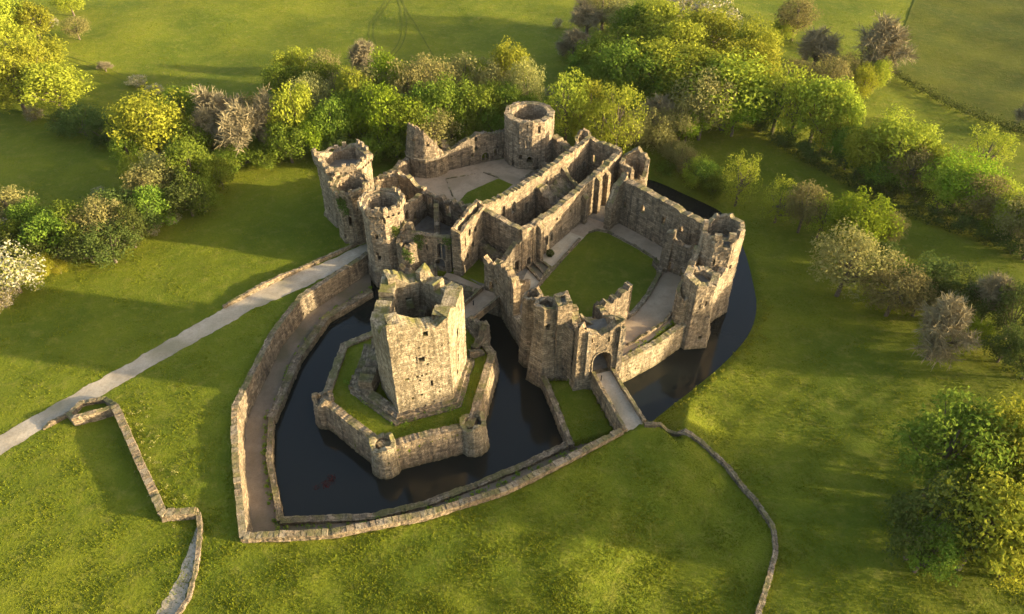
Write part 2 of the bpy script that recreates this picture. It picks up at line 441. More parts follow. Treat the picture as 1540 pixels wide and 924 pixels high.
def tower(name, label, pts, base, tops, t, mat='stone', openings=(), rough=0.6, seed=0, floor=None, frames=True, batter=None, cat='tower', **kw):
    r = root(name, None, label, cat)
    ms = Masonry(pts, base, tops, t, openings, closed=True, batter=batter, rough=rough, seed=seed, **kw)
    link('masonry', ms.me, M[mat], r)
    if frames:
        for o in openings:
            if o[2] >= 0.75: surround(r, ms, o[0], o[1], o[2], o[3], o[4] == 'a', 'window_surround' if o[1] > 0.3 else 'door_surround')
    if floor is not None:
        c = Vector((sum(p[0] for p in pts) / len(pts), sum(p[1] for p in pts) / len(pts)))
        rad = (Vector(pts[0]) - c).length; k = max(0.3, (rad - t * 0.9) / rad)
        floor_disc(r, [tuple(c.lerp(Vector(p), k)) for p in pts], floor, M['rubble'], seed=seed)
    return r, ms

# ------------------------------------------------------------------ terrain, moat, roads
def in_poly(X, Y, poly):
    ins = np.zeros(X.shape, bool); n = len(poly)
    for i in range(n):
        x0, y0 = poly[i]; x1, y1 = poly[(i + 1) % n]
        if y0 == y1: continue
        c = ((y0 > Y) != (y1 > Y)) & (X < (x1 - x0) * (Y - y0) / (y1 - y0) + x0); ins ^= c
    return ins

def dist_line(X, Y, line):
    D = np.full(X.shape, 1e9)
    for (x0, y0), (x1, y1) in zip(line[:-1], line[1:]):
        dx, dy = x1 - x0, y1 - y0; t = np.clip(((X - x0) * dx + (Y - y0) * dy) / (dx * dx + dy * dy), 0, 1)
        D = np.minimum(D, np.hypot(X - x0 - t * dx, Y - y0 - t * dy))
    return D

def sst(a, b, x):
    t = np.clip((x - a) / (b - a), 0, 1); return t * t * (3 - 2 * t)

WATER = -4.5; WALK = -3.7
OW = [(-27.8, 113.2), (-33.2, 106.2), (-37.8, 100.2), (-40.5, 91.4), (-41.9, 77.9), (-42.0, 74.0), (-41.2, 70.6), (-38.9, 63.3), (-34.6, 51.7), (-23.4, 52.3), (-11.5, 55.0), (-0.9, 59.0), (8.5, 64.5), (16.2, 69.4)]
IW = [(-26.6, 106.2), (-33.6, 98.9), (-36.6, 88.5), (-37.7, 75.0), (-36.0, 67.0), (-31.8, 56.6), (-19.5, 57.4), (-12.3, 59.4), (-4.8, 62.8), (3.0, 66.7), (9.6, 70.6), (12.0, 71.8)]
BANK = [(19.9, 71.6), (21.6, 75.6), (24.66, 78.45), (29.75, 82.8), (36.7, 89.3), (42.3, 96.0), (45.3, 103.0), (46.2, 110.2), (47.0, 118.0), (47.0, 126.0), (46.0, 134.2), (42.2, 138.2), (38.3, 142.0), (33.9, 146.6), (29.5, 149.0)]
def chaikin(L, n=2):
    for _ in range(n):
        o = [L[0]]
        for a, b_ in zip(L[:-1], L[1:]): o += [(a[0] * .75 + b_[0] * .25, a[1] * .75 + b_[1] * .25), (a[0] * .25 + b_[0] * .75, a[1] * .25 + b_[1] * .75)]
        L = o + [L[-1]]
    return L
BANK = [BANK[0]] + chaikin(BANK[1:])
MOAT = OW + BANK + [(10, 140), (-15, 125)]
ISLAND = [(-18.7, 65.8), (-5.4, 70.0), (-2.6, 86.0), (-7.0, 93.4), (-19.0, 94.4), (-28.6, 88.4), (-29.6, 75.2)]
ISLET = [(5.6, 83.0), (8.6, 69.5), (15.9, 71.8), (13.2, 80.6), (9.0, 82.6)]
PLAT = [(-24, 112), (-19.5, 109), (-11, 107.4), (-5.0, 103.0), (-2.2, 101.4), (-1.2, 100.4), (0.8, 95.6), (2.6, 91.2), (3.6, 88.6), (5.2, 85.4), (8.2, 84.8), (9.6, 82.0), (17.0, 83.0), (18.6, 85.2), (24.2, 89.6), (29.6, 94.4), (34.0, 95.0), (37.0, 101), (38.0, 106), (36.6, 111.0), (30.0, 118.6), (27.6, 126.5), (28.6, 138), (24, 147), (4, 165), (-40, 160), (-42, 125)]

def terrain_h(X, Y):
    X = np.asarray(X, float); Y = np.asarray(Y, float)
    d0 = np.hypot((X + 8) * 0.85, Y - 95.0)
    a = sst(72, 130, d0)
    H_ = a * (1.3 * np.sin(X * 0.031 + 1.0) * np.cos(Y * 0.027 + 0.4) + 0.5 * np.sin(X * 0.083 - Y * 0.06) + 0.22 * np.sin(X * 0.21 + Y * 0.17))
    H_ += (1 - 0.8 * a) * 0.05 * np.sin(X * 0.9 + np.sin(Y * 0.7)) * np.cos(Y * 1.1) + 0.05 * np.sin(X * 0.37 - Y * 0.43)
    db = dist_line(X, Y, BANK); im = in_poly(X, Y, MOAT)
    low = 3.9 * (1 - sst(0.0, 55.0, db)) * sst(5.0, 16.0, np.hypot(X - 18.5, Y - 68.0)) * sst(-6, 10, X - 18 + 0.3 * (70 - Y)) * (1 - 0.75 * sst(140, 165, Y))
    H_ = H_ - np.where(im, 0, low)
    bk = WATER - 0.15 + 0.9 * sst(0, 2.2, db) + 5.0 * sst(1.5, 9.0, db)
    bk = bk + 6.0 * (1 - sst(2.5, 6.5, np.hypot(X - 18.4, Y - 68.6)))
    H_ = np.where(~im & (db < 9), np.minimum(H_, bk), H_)
    H_ = np.where(im, -6.6 + 2.0 * (1 - sst(0, 3.0, db)), H_)
    H_ = np.where(in_poly(X, Y, ISLET), -2.7, H_)
    H_ = np.where(in_poly(X, Y, ISLAND), -0.25, H_)
    H_ = np.where(in_poly(X, Y, PLAT), -0.03, H_)
    return H_

def th(x, y): return float(terrain_h(np.array([x]), np.array([y]))[0])

def axis(lo, hi, mid0, mid1):
    a = list(np.arange(mid0, mid1 + 0.01, 0.5))
    v = mid1; st = 0.7
    while v < hi: v += st; st = min(st * 1.07, 400); a.append(v)
    v = mid0; st = 0.7
    while v > lo: v -= st; st = min(st * 1.07, 400); a.insert(0, v)
    return np.array(a)
gx = axis(-3500, 3500, -46, 50); gy = axis(-1500, 4500, 48, 156)
GX, GY = np.meshgrid(gx, gy); GZ = terrain_h(GX, GY)
GZ = np.where(np.hypot(GX, GY) > 420, GZ * 0.3, GZ)
nx, ny = len(gx), len(gy)
V = np.stack([GX, GY, GZ], -1).reshape(-1, 3)
ii = (np.arange(ny - 1)[:, None] * nx + np.arange(nx - 1)[None, :]).ravel()
Fq = np.stack([ii, ii + 1, ii + nx + 1, ii + nx], -1)
me = bpy.data.meshes.new('ground'); me.vertices.add(len(V)); me.vertices.foreach_set('co', V.ravel())
me.loops.add(Fq.size); me.loops.foreach_set('vertex_index', Fq.ravel()); me.polygons.add(len(Fq))
me.polygons.foreach_set('loop_start', np.arange(0, Fq.size, 4)); me.polygons.foreach_set('loop_total', np.full(len(Fq), 4))
me.update(); me.polygons.foreach_set('use_smooth', np.ones(len(Fq), bool))
struct(link('ground', me, M['grass']))

wv = [(-47, 48, WATER), (52, 48, WATER), (52, 154, WATER), (-47, 154, WATER)]
struct(link('moat_water', mesh('moat_water', wv, [(0, 1, 2, 3)]), M['water']))

def even(line, n):
    S = vert_s(line, False); t = np.linspace(0, S[-1], n)
    return [(float(np.interp(q, S, [p[0] for p in line])), float(np.interp(q, S, [p[1] for p in line]))) for q in t]

def strip(name, A, B, mat, z=None, lift=0.04, n=160, m=6, wob=0.0):
    a = even(A, n); b_ = even(B, n); V = []; Fc = []
    for i in range(n):
        for k in range(m + 1):
            f = k / m
            if wob and k in (0, m): f += (wob * hnoise(i * 0.31, k * 9.1, 3.3) + 0.6 * wob * hnoise(i * 1.1, k * 4.1, 1.3))
            x = a[i][0] + (b_[i][0] - a[i][0]) * f; y = a[i][1] + (b_[i][1] - a[i][1]) * f
            V.append([x, y, z if z is not None else 0.0])
    if z is None:
        h = terrain_h([v[0] for v in V], [v[1] for v in V])
        for v, q in zip(V, h): v[2] = float(q) + lift
    for i in range(n - 1):
        for k in range(m):
            p = i * (m + 1) + k; Fc.append((p, p + 1, p + m + 2, p + m + 1))
    me = mesh(name, V, Fc); me.polygons.foreach_set('use_smooth', [True] * len(Fc)); return struct(link(name, me, mat))

def sheet(name, poly, mat, z=0.04, wob=0.0, step=0.8):
    P, S, Nn, L = resample(poly, step, True)
    V = [(p.x + q.x * wob * hnoise(p.x, p.y, 1), p.y + q.y * wob * hnoise(p.x, p.y, 1), z) for p, q in zip(P, Nn)]
    bm = bmesh.new(); vs_ = [bm.verts.new(v) for v in V]; f = bm.faces.new(vs_)
    if f.normal.z < 0: f.normal_flip()
    bm.normal_update(); bmesh.ops.triangulate(bm, faces=bm.faces[:])
    for f in bm.faces:
        if f.normal.z < 0: f.normal_flip()
    me = bpy.data.meshes.new(name); bm.to_mesh(me); bm.free(); return struct(link(name, me, mat))

road_l = [(-104, 34), (-90, 51), (-75.6, 68.8), (-69.3, 76.2), (-62.1, 84.1), (-54.3, 93.4), (-50.0, 98.5), (-45.1, 103.0), (-40.0, 107.5), (-34.3, 111.8), (-29.0, 116.6), (-23.5, 121.5)]
road_r = [(-102, 32), (-88, 49), (-73.5, 65.3), (-70.0, 69.8), (-65.3, 74.8), (-59.0, 82.4), (-51.8, 90.2), (-45.9, 97.0), (-40.0, 101.6), (-33.6, 107.3), (-27.6, 113.9), (-21.5, 119.0)]
strip('approach_road', road_l, road_r, M['gravel'], lift=0.05, n=260, wob=0.07)
strip('moat_walk', [tuple(p) for p in OW], IW, M['mud'], z=WALK, n=200)
sheet('castle_ground', [(-22, 113), (-19, 110.5), (-11, 109), (-6, 104), (-3, 102), (2, 92), (9, 84.5), (10.6, 81.6), (16.9, 83.2), (24, 90), (29.5, 95), (34, 97), (35.5, 104), (34, 109.5), (22, 124), (23, 131), (22.5, 137), (16, 141.5), (9, 149), (-2, 150), (-14, 144.5), (-23, 143), (-27, 132), (-27, 120)], M['rubble'], 0.0, 0.1)
sheet('fountain_court_paving', [(2.2, 103.5), (6.0, 109.6), (8.5, 113), (8.4, 118.5), (14.8, 126), (19.4, 123), (23.5, 124), (30.4, 118.5), (29.2, 108.6), (31.6, 106), (28.6, 94.8), (24.0, 90.0), (18.2, 85.8), (8, 86), (2, 94)], M['paving'], 0.03, 0.1)
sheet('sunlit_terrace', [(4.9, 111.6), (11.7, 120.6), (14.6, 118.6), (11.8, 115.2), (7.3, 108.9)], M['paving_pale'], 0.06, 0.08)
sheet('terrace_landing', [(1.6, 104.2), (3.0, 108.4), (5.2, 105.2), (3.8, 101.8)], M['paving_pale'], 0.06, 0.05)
sheet('terrace_steps_landing', [(12.2, 121.4), (15.8, 126), (19.6, 123.4), (18.2, 120.6), (15.2, 121.2), (13.6, 119.6)], M['paving'], 0.07, 0.05)
court = [(3.9, 101.6), (8.0, 108.6), (11.9, 114.9), (15.2, 120.2), (17.2, 121.0), (19.3, 120.1), (23.8, 115.6), (27.3, 111.4), (27.4, 108.0), (26.4, 105.0), (23.9, 100.6), (21.2, 96.6), (18.0, 95.4), (12.0, 95.0), (8.6, 95.4), (5.6, 98.6)]
sheet('court_lawn', court, M['lawn'], 0.075, 0.12)
sheet('pitched_stone_court', [(-23.6, 133), (-21.5, 141.8), (-12.5, 146.2), (-1.8, 150), (4, 146), (7, 140), (1.5, 130.5), (-5, 124.2), (-12, 124), (-17.6, 128.4)], M['paving'], 0.05, 0.15)
sheet('stone_court_lawn', [(-11.5, 131.4), (-9.6, 135.6), (-3.0, 141.2), (0.2, 138.6), (-4.6, 131.6), (-8.5, 127.6)], M['lawn'], 0.085, 0.15)
sheet('yard_lawn', [(-10.4, 107.6), (-6.6, 113.6), (-4.0, 111.6), (-3.8, 103.6), (-6.0, 104.6)], M['lawn'], 0.07, 0.1)
sheet('hall_floor', [(-5, 114), (1.2, 110), (3.2, 111.2), (15.6, 128), (22.0, 136.6), (16.4, 141), (10.3, 132.6), (5, 127)], M['rubble'], 0.05, 0.1)
sheet('keep_path', [(-12.2, 107.6), (-10.6, 106.9), (-4.6, 102.9), (-6.0, 101.2), (-9.4, 104.0), (-13.0, 106.0)], M['paving'], 0.06, 0.1)

# ------------------------------------------------------------------ castle
def hit(pts, closed, px, py, off=0.0):
    """where the sight line through a photo pixel meets the wall standing on plan line pts: (metres along, height)"""
    u = (px - 770) / F; v = -(py - 462) / F
    d = (u, math.cos(TH) + v * math.sin(TH), -math.sin(TH) + v * math.cos(TH))
    n = len(pts); best = None; S = vert_s(pts, closed)
    for i in range(n if closed else n - 1):
        a = Vector(pts[i]); b_ = Vector(pts[(i + 1) % n]); e = b_ - a; L = e.length; nn = Vector((e.y, -e.x)) / L
        a = a + nn * off
        den = d[0] * e.y - d[1] * e.x
        if abs(den) < 1e-6: continue
        t = (a.x * e.y - a.y * e.x) / den; f = ((d[0] * t - a.x) * e.x + (d[1] * t - a.y) * e.y) / (L * L)
        if t > 0 and -0.02 <= f <= 1.02 and (best is None or t < best[0]): best = (t, S[i] + f * L, CH + d[2] * t)
    return (best[1], best[2]) if best else None

def ops_px(pts, closed, lst, off=0.0):
    out = []
    for (px, py, ww, hh, k) in lst:
        q = hit(pts, closed, px, py, off)
        if q: out.append((q[0], q[1] - hh / 2, ww, hh, k))
    return out

def rnd_ops(L, z0, z1, n, seed, w_=(0.5, 0.9), h_=(1.0, 1.9)):
    rr = random.Random(seed); o = []
    for k in range(n):
        ww = rr.uniform(*w_); o.append((L * (k + rr.uniform(0.25, 0.75)) / n, rr.uniform(z0, z1), ww, rr.uniform(*h_), rr.choice('aar')))
    return o

# --- the six-sided keep on its island
KC = (-15.73, 81.08)
kp = [(-17.0, 72.5), (-8.97, 75.5), (-7.3, 84.1), (-13.4, 89.2), (-19.6, 87.2), (-20.6, 78.8)]
ko = ops_px(kp, True, [(634, 541, 0.95, 1.1, 'r'), (640, 503, 0.5, 1.0, 'r'), (650, 577, 0.5, 1.5, 'a'), (688, 502, 0.6, 1.6, 'a'), (689, 520, 0.5, 1.2, 'a'), (690, 465, 0.5, 1.2, 'a'), (690, 538, 0.6, 1.4, 'a'), (688, 560, 0.45, 1.0, 'r'),
    (631, 522, .34, .34, 'r'), (644, 547, .34, .34, 'r'), (635, 566, .34, .34, 'r'), (626, 567, .34, .34, 'r'), (633, 573, .34, .34, 'r'), (641, 563, .34, .34, 'r'), (634, 593, .34, .34, 'r'), (638, 610, .34, .34, 'r'), (654, 605, .34, .34, 'r'), (612, 570, .34, .34, 'r'), (622, 600, .34, .34, 'r'), (560, 560, .5, 1.2, 'r'), (575, 590, .5, 1.0, 'r'), (664, 520, .34, .34, 'r'), (660, 590, .34, .34, 'r')])
kS = vert_s(kp, True); sdf = lambda q: kS[int(q)] + (kS[int(q) + 1] - kS[int(q)]) * (q - int(q))
ko += [(sdf(3.4), 3.0, 1.5, 3.0, 'a'), (sdf(2.5), 9.0, 1.4, 2.6, 'a'), (sdf(3.5), 10.0, 1.3, 2.6, 'a'), (sdf(4.5), 8.5, 1.3, 2.8, 'a'), (sdf(4.45), 14.0, 1.5, 2.4, 'a'), (sdf(2.4), 14.2, 1.3, 2.2, 'a'), (sdf(5.3), 11, 0.6, 1.4, 'a'), (sdf(3.2), 15.0, 0.9, 1.8, 'a')]
kd = []; kt = []
for k in range(6):
    a, b_ = Vector(kp[k]), Vector(kp[(k + 1) % 6])
    for f in (0.0, 0.22, 0.5, 0.78): kd.append(tuple(a.lerp(b_, f)))
zr, zb, zl = Zt(-7.5, 84.1, 430), Zt(-13.6, 89.0, 396), Zt(-19.8, 87.0, 408)
kt = [18.6, 18.4, 16.8, 16.4,   17.3, 17.8, zr - 0.6, zr,   zr, zr - 0.5, zb - 1.0, zb - 1.6,   zb, zb - 1.6, zl - 1.4, zl - 0.2,   zl, zl - 1.2, zl - 2.0, 14.2,  13.8, 14.6, 14.0, 17.0]
kr, km = tower('great_tower', 'tall six-sided yellow stone keep with a broken top on the moat island', kd, -1.6, kt, 2.3, 'stone_keep', ko, rough=0.5, seed=3, floor=3.0, jit=0.06, blk=1.1, holes=0)
# inner buttress walls and floor ledges inside the keep
for k, (a, b_, tp) in enumerate([((-19.4, 84), (-14.4, 81.6), 9.0), ((-14.4, 81.6), (-13.2, 87), 10.5), ((-14.2, 81.5), (-10.5, 79.5), 6.5)]):
    ms = Masonry([a, b_], 2.6, tp, 1.0, [(2.4, 4.4, 1.3, 2.4, 'a')], rough=1.6, seed=31 + k); link('inner_wall', ms.me, M['stone_grey'], kr)
# stepped plinth round the keep
for (rr_, z1) in ((10.3, 0.1), (9.55, 0.75)):
    pp = ngon(KC, rr_, 6, math.radians(260.5)); ms = Masonry(pp, -1.6, z1, 2.4 if rr_ > 10.5 else 1.6, closed=True, rough=0.35, seed=int(rr_ * 3), jit=0.1)
    link('plinth', ms.me, M['stone_grey'], kr)
# outer thickening with broken stair along the keep's shaded side
ms = Masonry([(-24.9, 78.0), (-23.6, 86.6)], -1.6, [0.7, 1.3], 1.4, rough=0.8, seed=44); link('broken_stair', ms.me, M['stone_grey'], kr)
ms = Masonry([(-22.6, 77.2), (-21.0, 86.4)], -1.6, [2.6, 5.0], 2.2, rough=1.4, seed=45); link('buttress', ms.me, M['stone_grey'], kr)

# apron wall round the island and its corner turrets
ap_t = [0.75, 0.75, 0.4, 0.6, 0.3, 0.1, 0.5]
apt = [(-18.7, 65.9), (-5.6, 70.1), (-2.6, 86.0), (-7.0, 93.4), (-19.0, 94.4), (-28.6, 88.4), (-29.6, 75.3)]
tower('apron_wall', 'low stone apron wall rising from the moat round the keep lawn', apt, -6.8, ap_t, 1.25, 'stone', rough=0.22, seed=8, frames=False, cat='wall', batter=lambda z: 0.12 * max(0, 0.3 - z) * 0.9, holes=14)
for k, (c, r_, tp, lab) in enumerate([((-18.6, 66.6), 1.85, 1.3, 'round stone apron turret at the corner below the keep lit corner'),
                                     ((-5.8, 70.7), 1.95, 1.2, 'sunlit round apron turret facing the gatehouse bridge across the moat'),
                                     ((-29.1, 75.7), 1.6, 0.8, 'shaded low apron turret facing the walled moat path')]):
    tower('apron_turret', lab, ngon(c, r_, 14, 0.3), -6.8, [tp + 0.5 * math.sin(q * 1.3) for q in range(14)], 0.65, 'stone_keep' if k < 2 else 'stone', rough=0.45, seed=60 + k, floor=-0.5, frames=False,
          batter=lambda z: 0.10 * max(0, -0.5 - z), step=0.28, holes=4)
# ruined forebuilding beside the bridge
wall('forebuilding_ruin', 'broken forebuilding walls between the keep and its footbridge', [(-6.4, 86.8), (-4.3, 89.6), (-7.4, 93.0)], -1.5, [0.6, 3.0, 2.0], 1.0, 'stone_grey', [(4.0, -0.6, 1.0, 1.8, 'a')], rough=1.2, seed=71)
wall('forebuilding_pier', 'thin leaning fragment of forebuilding on the keep lawn', [(-7.0, 85.2), (-4.6, 86.2)], -1.4, [1.6, 0.2], 0.6, 'stone_grey', rough=0.6, seed=72)

# --- footbridge from keep to castle
fb = root('footbridge', None, 'flat stone footbridge joining the keep to the castle range', 'bridge')
A0, A1, B0, B1 = Vector((-10.2, 95.4)), Vector((-7.4, 93.2)), Vector((-5.2, 102.6)), Vector((-1.6, 100.6))
V = [(A0.x, A0.y, 0.05), (A1.x, A1.y, 0.05), (B1.x, B1.y, 0.12), (B0.x, B0.y, 0.12)]; V += [(x, y, z - 0.55) for x, y, z in V]
link('deck', mesh('deck', V, [(0, 1, 2, 3), (7, 6, 5, 4), (0, 4, 5, 1), (1, 5, 6, 2), (2, 6, 7, 3), (3, 7, 4, 0)]), M['paving'], fb)
for (a, b_) in ((A0, B0), (A1, B1)):
    ms = Masonry([tuple(a), tuple(b_)], -0.5, 0.95, 0.35, rough=0.1, seed=5, jit=0.03); link('parapet', ms.me, M['stone'], fb)
for (a, b_) in (((-10.4, 95.2), (-7.2, 93.0)), ((-5.4, 102.4), (-1.4, 100.4))):
    ms = Masonry([a, b_], -6.6, -0.5, 1.2, rough=0.05, seed=6); link('abutment', ms.me, M['stone_grey'], fb)
# blocks of masonry lying beside the bridge end
wall('moat_side_ruin', 'rough revetment wall below the keep path beside the footbridge', [(-19.5, 107.6), (-13.0, 105.6), (-9.6, 103.2), (-5.6, 102.0)], -6.8, [0.4, 0.4, 0.3, 0.2], 1.2, 'stone_grey', rough=0.35, seed=9)

# --- outer gatehouse with its bridge
gp = [(10.07, 80.65), (17.2, 82.45), (15.9, 87.8), (8.6, 86.0)]
gd = []; 
for k in range(4):
    a, b_ = Vector(gp[k]), Vector(gp[(k + 1) % 4])
    for f in (0, 0.25, 0.5, 0.75): gd.append(tuple(a.lerp(b_, f)))
go = ops_px(gp, True, [(905, 549, 2.9, 5.0, 'a'), (887, 513, 0.9, 1.5, 'a'), (899, 521, .4, .4, 'r'), (916, 511, 0.5, 1.1, 'a'), (881, 557, .36, .36, 'r'), (881, 549, .36, .36, 'r'), (870, 563, .36, .36, 'r'), (929, 520, 0.4, 1.0, 'r'), (905, 528, .36, .36, 'r')])
go[0] = (go[0][0], -0.3, 3.1, 5.0, 'a'); s_arch = go[0][0]
gL = vert_s(gp, True); go.append((gL[2] + 3.7, -0.3, 3.1, 4.6, 'a'))
gt = [10.6, 9.2, 8.4, 9.4, 10.9, 9.6, 9.2, 8.2, 7.0, 6.4, 7.2, 8.6, 10.8, 10.2, 9.0, 9.6]
gr, gm = tower('gatehouse', 'square ruined gatehouse with a tall arch at the head of the stone bridge', gd, -6.2, gt, 1.35, 'stone', go, rough=0.55, seed=12, floor=None, frames=True, jit=0.06,

               batter=lambda z: 0.16 * max(0, -0.2 - z), holes=6)
floor_disc(gr, [(9.6, 84.6), (10.8, 82.2), (15.9, 83.6), (14.8, 86.8), (9.8, 85.4)], 6.9, M['rubble'], 'upper_floor', 0.4)
for x_ in (-2.6, 2.6):
    ms_ = Masonry([tuple(gm.point(s_arch + x_ - 0.3, 0, 0.2)[0])[:2], tuple(gm.point(s_arch + x_ + 0.3, 0, 0.2)[0])[:2]], -0.4, 9.6, 0.5, rough=0.2, seed=3); link('pilaster', ms_.me, M['trim'], gr)
tower('gate_turret', 'square stair turret with a mossy flat top at the back of the gatehouse', [(7.0, 83.4), (9.2, 83.9), (8.6, 86.6), (6.4, 86.1)], -6.2, [12.6, 12.9, 13.1, 12.8], 0.8, 'stone', rough=0.25, seed=14, floor=12.2, cat='turret', holes=4)
wall('court_fragment', 'tall free-standing jagged wall fragment behind the gatehouse on the court', [(13.8, 91.2), (16.4, 92.6), (19.8, 95.2)], -0.4, [5.6, 6.2, 7.4], 1.3, 'stone_grey', [(2.2, 2.4, 0.8, 1.6, 'r')], rough=1.0, seed=15)
wall('court_fragment_return', 'broken return wall joining the gatehouse to the jagged fragment', [(15.4, 87.9), (14.2, 91.0)], -0.4, [7.0, 6.0], 1.1, 'stone_grey', rough=0.9, seed=16)
wall('gate_passage_ruin', 'low side wall of the gate passage beside the court lawn', [(8.8, 86.2), (8.4, 92.4), (13.6, 93.0)], -0.4, [5.0, 1.0, 1.6], 0.9, 'stone_grey', rough=0.8, seed=17)

gb = root('gate_bridge', None, 'narrow gravel bridge with mossy parapets leading to the gatehouse arch', 'bridge')
Lp = [(12.9, 81.2), (14.5, 76.4), (16.8, 69.5), (17.6, 67.2)]; Rp = [(16.1, 82.2), (17.5, 77.6), (19.8, 71.2), (20.6, 68.9)]
n = 24; a = even(Lp, n); b_ = even(Rp, n); V = []; Fc = []
for i in range(n):
    for z in (0.0, -5.9):
        zz = z + (0.06 if z == 0 else 0) - (0.35 * max(0.0, (i - 19) / 4) if z == 0 else 0); V.append((a[i][0], a[i][1], zz)); V.append((b_[i][0], b_[i][1], zz))
for i in range(n - 1):
    p = i * 4; q = p + 4; Fc += [(p, q, q + 1, p + 1), (p, p + 2, q + 2, q), (p + 1, q + 1, q + 3, p + 3)]
link('deck', mesh('deck', V, Fc), M['gravel'], gb)
for ln, sdv in ((Lp[:3], 20), (Rp[:3], 21)):
    ms = Masonry(ln, -6.2, 0.75, 0.5, rough=0.18, seed=sdv, jit=0.05); link('parapet', ms.me, M['stone'], gb)
wall('islet_revetment', 'sloping revetment wall between the dark moat and the grass islet by the bridge', [(5.0, 83.2), (6.2, 79.4), (7.6, 74.0), (8.9, 69.0)], -6.8, [-2.0, -2.1, -2.2, -2.2], 0.9, 'stone_grey', rough=0.25, seed=22)

# --- battered twin turrets left of the gatehouse
tower('battered_turret', 'six-sided battered turret with a flared foot standing in the moat beside the gatehouse', ngon((5.3, 85.6), 2.05, 6, 0.35), -6.5, [11.6, 11.4, 11.0, 11.6, 11.9, 11.3], 0.6, 'stone', ops_px(ngon((5.3, 85.6), 2.1, 6, 0.35), True, [(822, 493, 0.5, 1.5, 'r'), (829, 507, .36, .36, 'r'), (812, 540, .36, .36, 'r')]), rough=0.3, seed=24, floor=9.6,
      batter=lambda z: 0.085 * max(0, 6.0 - z) + 0.04 * max(0, -1.5 - z), cat='turret')
tower('ruined_turret', 'slimmer ruined turret with rounded broken top next to the battered turret', ngon((3.3, 89.2), 1.75, 8, 0.2), -6.5, [10.4, 10.8, 10.2, 9.6, 9.9, 10.6, 10.9, 10.2], 0.55, 'stone', rough=0.5, seed=25, floor=8.4, batter=lambda z: 0.06 * max(0, 5 - z), cat='turret', holes=5)
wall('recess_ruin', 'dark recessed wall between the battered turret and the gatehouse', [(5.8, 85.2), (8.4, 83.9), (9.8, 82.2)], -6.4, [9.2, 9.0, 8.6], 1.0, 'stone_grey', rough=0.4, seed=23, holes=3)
wall('moat_curtain', 'low broken curtain wall dropping into the moat between ruined turret and footbridge', [(-1.2, 100.2), (0.6, 95.6), (2.4, 91.2)], -6.8, [1.2, 0.6, 1.6], 1.5, 'stone', rough=0.5, seed=26, holes=8)
wall('ruined_range_ruin', 'tall jagged wall rising over the moat beside the footbridge doorway', [(-2.6, 101.4), (-0.8, 98.6), (0.8, 94.8)], -0.6, [6.6, 8.8, 6.8], 1.3, 'stone', rnd_ops(7.5, 1.5, 5.0, 3, 4), rough=1.5, seed=27, frames=True, holes=4)
wall('footbridge_doorway', 'slender pillar wall with a pointed doorway at the end of the footbridge', [(-4.7, 103.3), (-2.6, 101.6)], -0.5, [7.2, 5.4], 0.9, 'stone', [(1.65, 0.1, 1.1, 2.4, 'a')], rough=0.5, seed=28, frames=True)
wall('ruined_cross_ruin', 'shattered cross wall between the footbridge doorway and the hall corner', [(-3.6, 103.4), (-1.6, 106.0), (1.4, 108.6)], -0.5, [5.8, 4.2, 7.2], 1.1, 'stone_grey', rnd_ops(7.0, 0.2, 2.4, 3, 9, (0.9, 1.3), (1.8, 2.4)), rough=1.7, seed=29, frames=True)
wall('sunlit_stair_ruin', 'small sunlit broken wall end beside the pale terrace landing', [(0.6, 97.6), (2.4, 101.0), (2.9, 103.6)], -0.5, [5.2, 3.4, 2.0], 0.9, 'stone', rough=1.2, seed=30)

# --- great hall range
hf = [(3.4, 110.5), (9.6, 119.2), (15.9, 127.6), (22.6, 137.0)]
hfo = ops_px(hf, False, [(822, 362, 0.9, 2.0, 'a'), (829, 357, 0.9, 2.0, 'a'), (844, 344, 0.5, 1.0, 'r'), (853, 300, 0.45, .8, 'r'), (868, 285, .5, .9, 'r'), (876, 279, .5, .9, 'r'), (902, 274, .8, 1.9, 'a'), (907, 269, .8, 1.9, 'a'), (838, 330, .45, .8, 'r'), (858, 318, .45, .8, 'r'), (931, 250, 1.1, 2.4, 'a')], 0.65)
hr, hm = wall('hall_front_ruin', 'long sunlit great hall wall with paired windows above the pale terrace', hf, -0.5, [8.6, 8.0, 8.6, 9.4], 1.3, 'stone', hfo, rough=0.5, seed=33, frames=True, blk=0.7, holes=10)
for k, (x, tp) in enumerate([(1.6, 8.8), (17.6, 7.0), (22.4, 8.8), (26.0, 8.2)]):
    p0 = hm.point(x, 0, -0.2)[0]; p1 = hm.point(x, 0, 1.0)[0]
    ms = Masonry([tuple(p0)[:2], tuple(p1)[:2]], -0.4, [tp, tp - 1.0], 1.1, rough=0.2, seed=80 + k); link('buttress', ms.me, M['stone'], hr)
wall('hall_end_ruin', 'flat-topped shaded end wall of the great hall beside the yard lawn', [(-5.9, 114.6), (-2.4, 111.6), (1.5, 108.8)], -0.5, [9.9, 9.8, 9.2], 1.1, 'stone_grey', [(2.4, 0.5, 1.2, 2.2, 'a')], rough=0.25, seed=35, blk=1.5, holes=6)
wall('hall_corner', 'narrow sunlit corner wall where the hall end meets its long front', [(1.5, 108.5), (3.7, 110.9)], -0.5, [9.3, 8.6], 1.1, 'stone', [(1.7, 0.0, 1.1, 2.3, 'a')], rough=0.4, seed=36, frames=True)
wall('yard_low_ruin', 'low thick wall below the hall end facing the yard lawn', [(-6.4, 112.6), (-1.2, 108.0)], -0.5, [3.8, 2.6], 1.6, 'stone_grey', rough=0.4, seed=37)
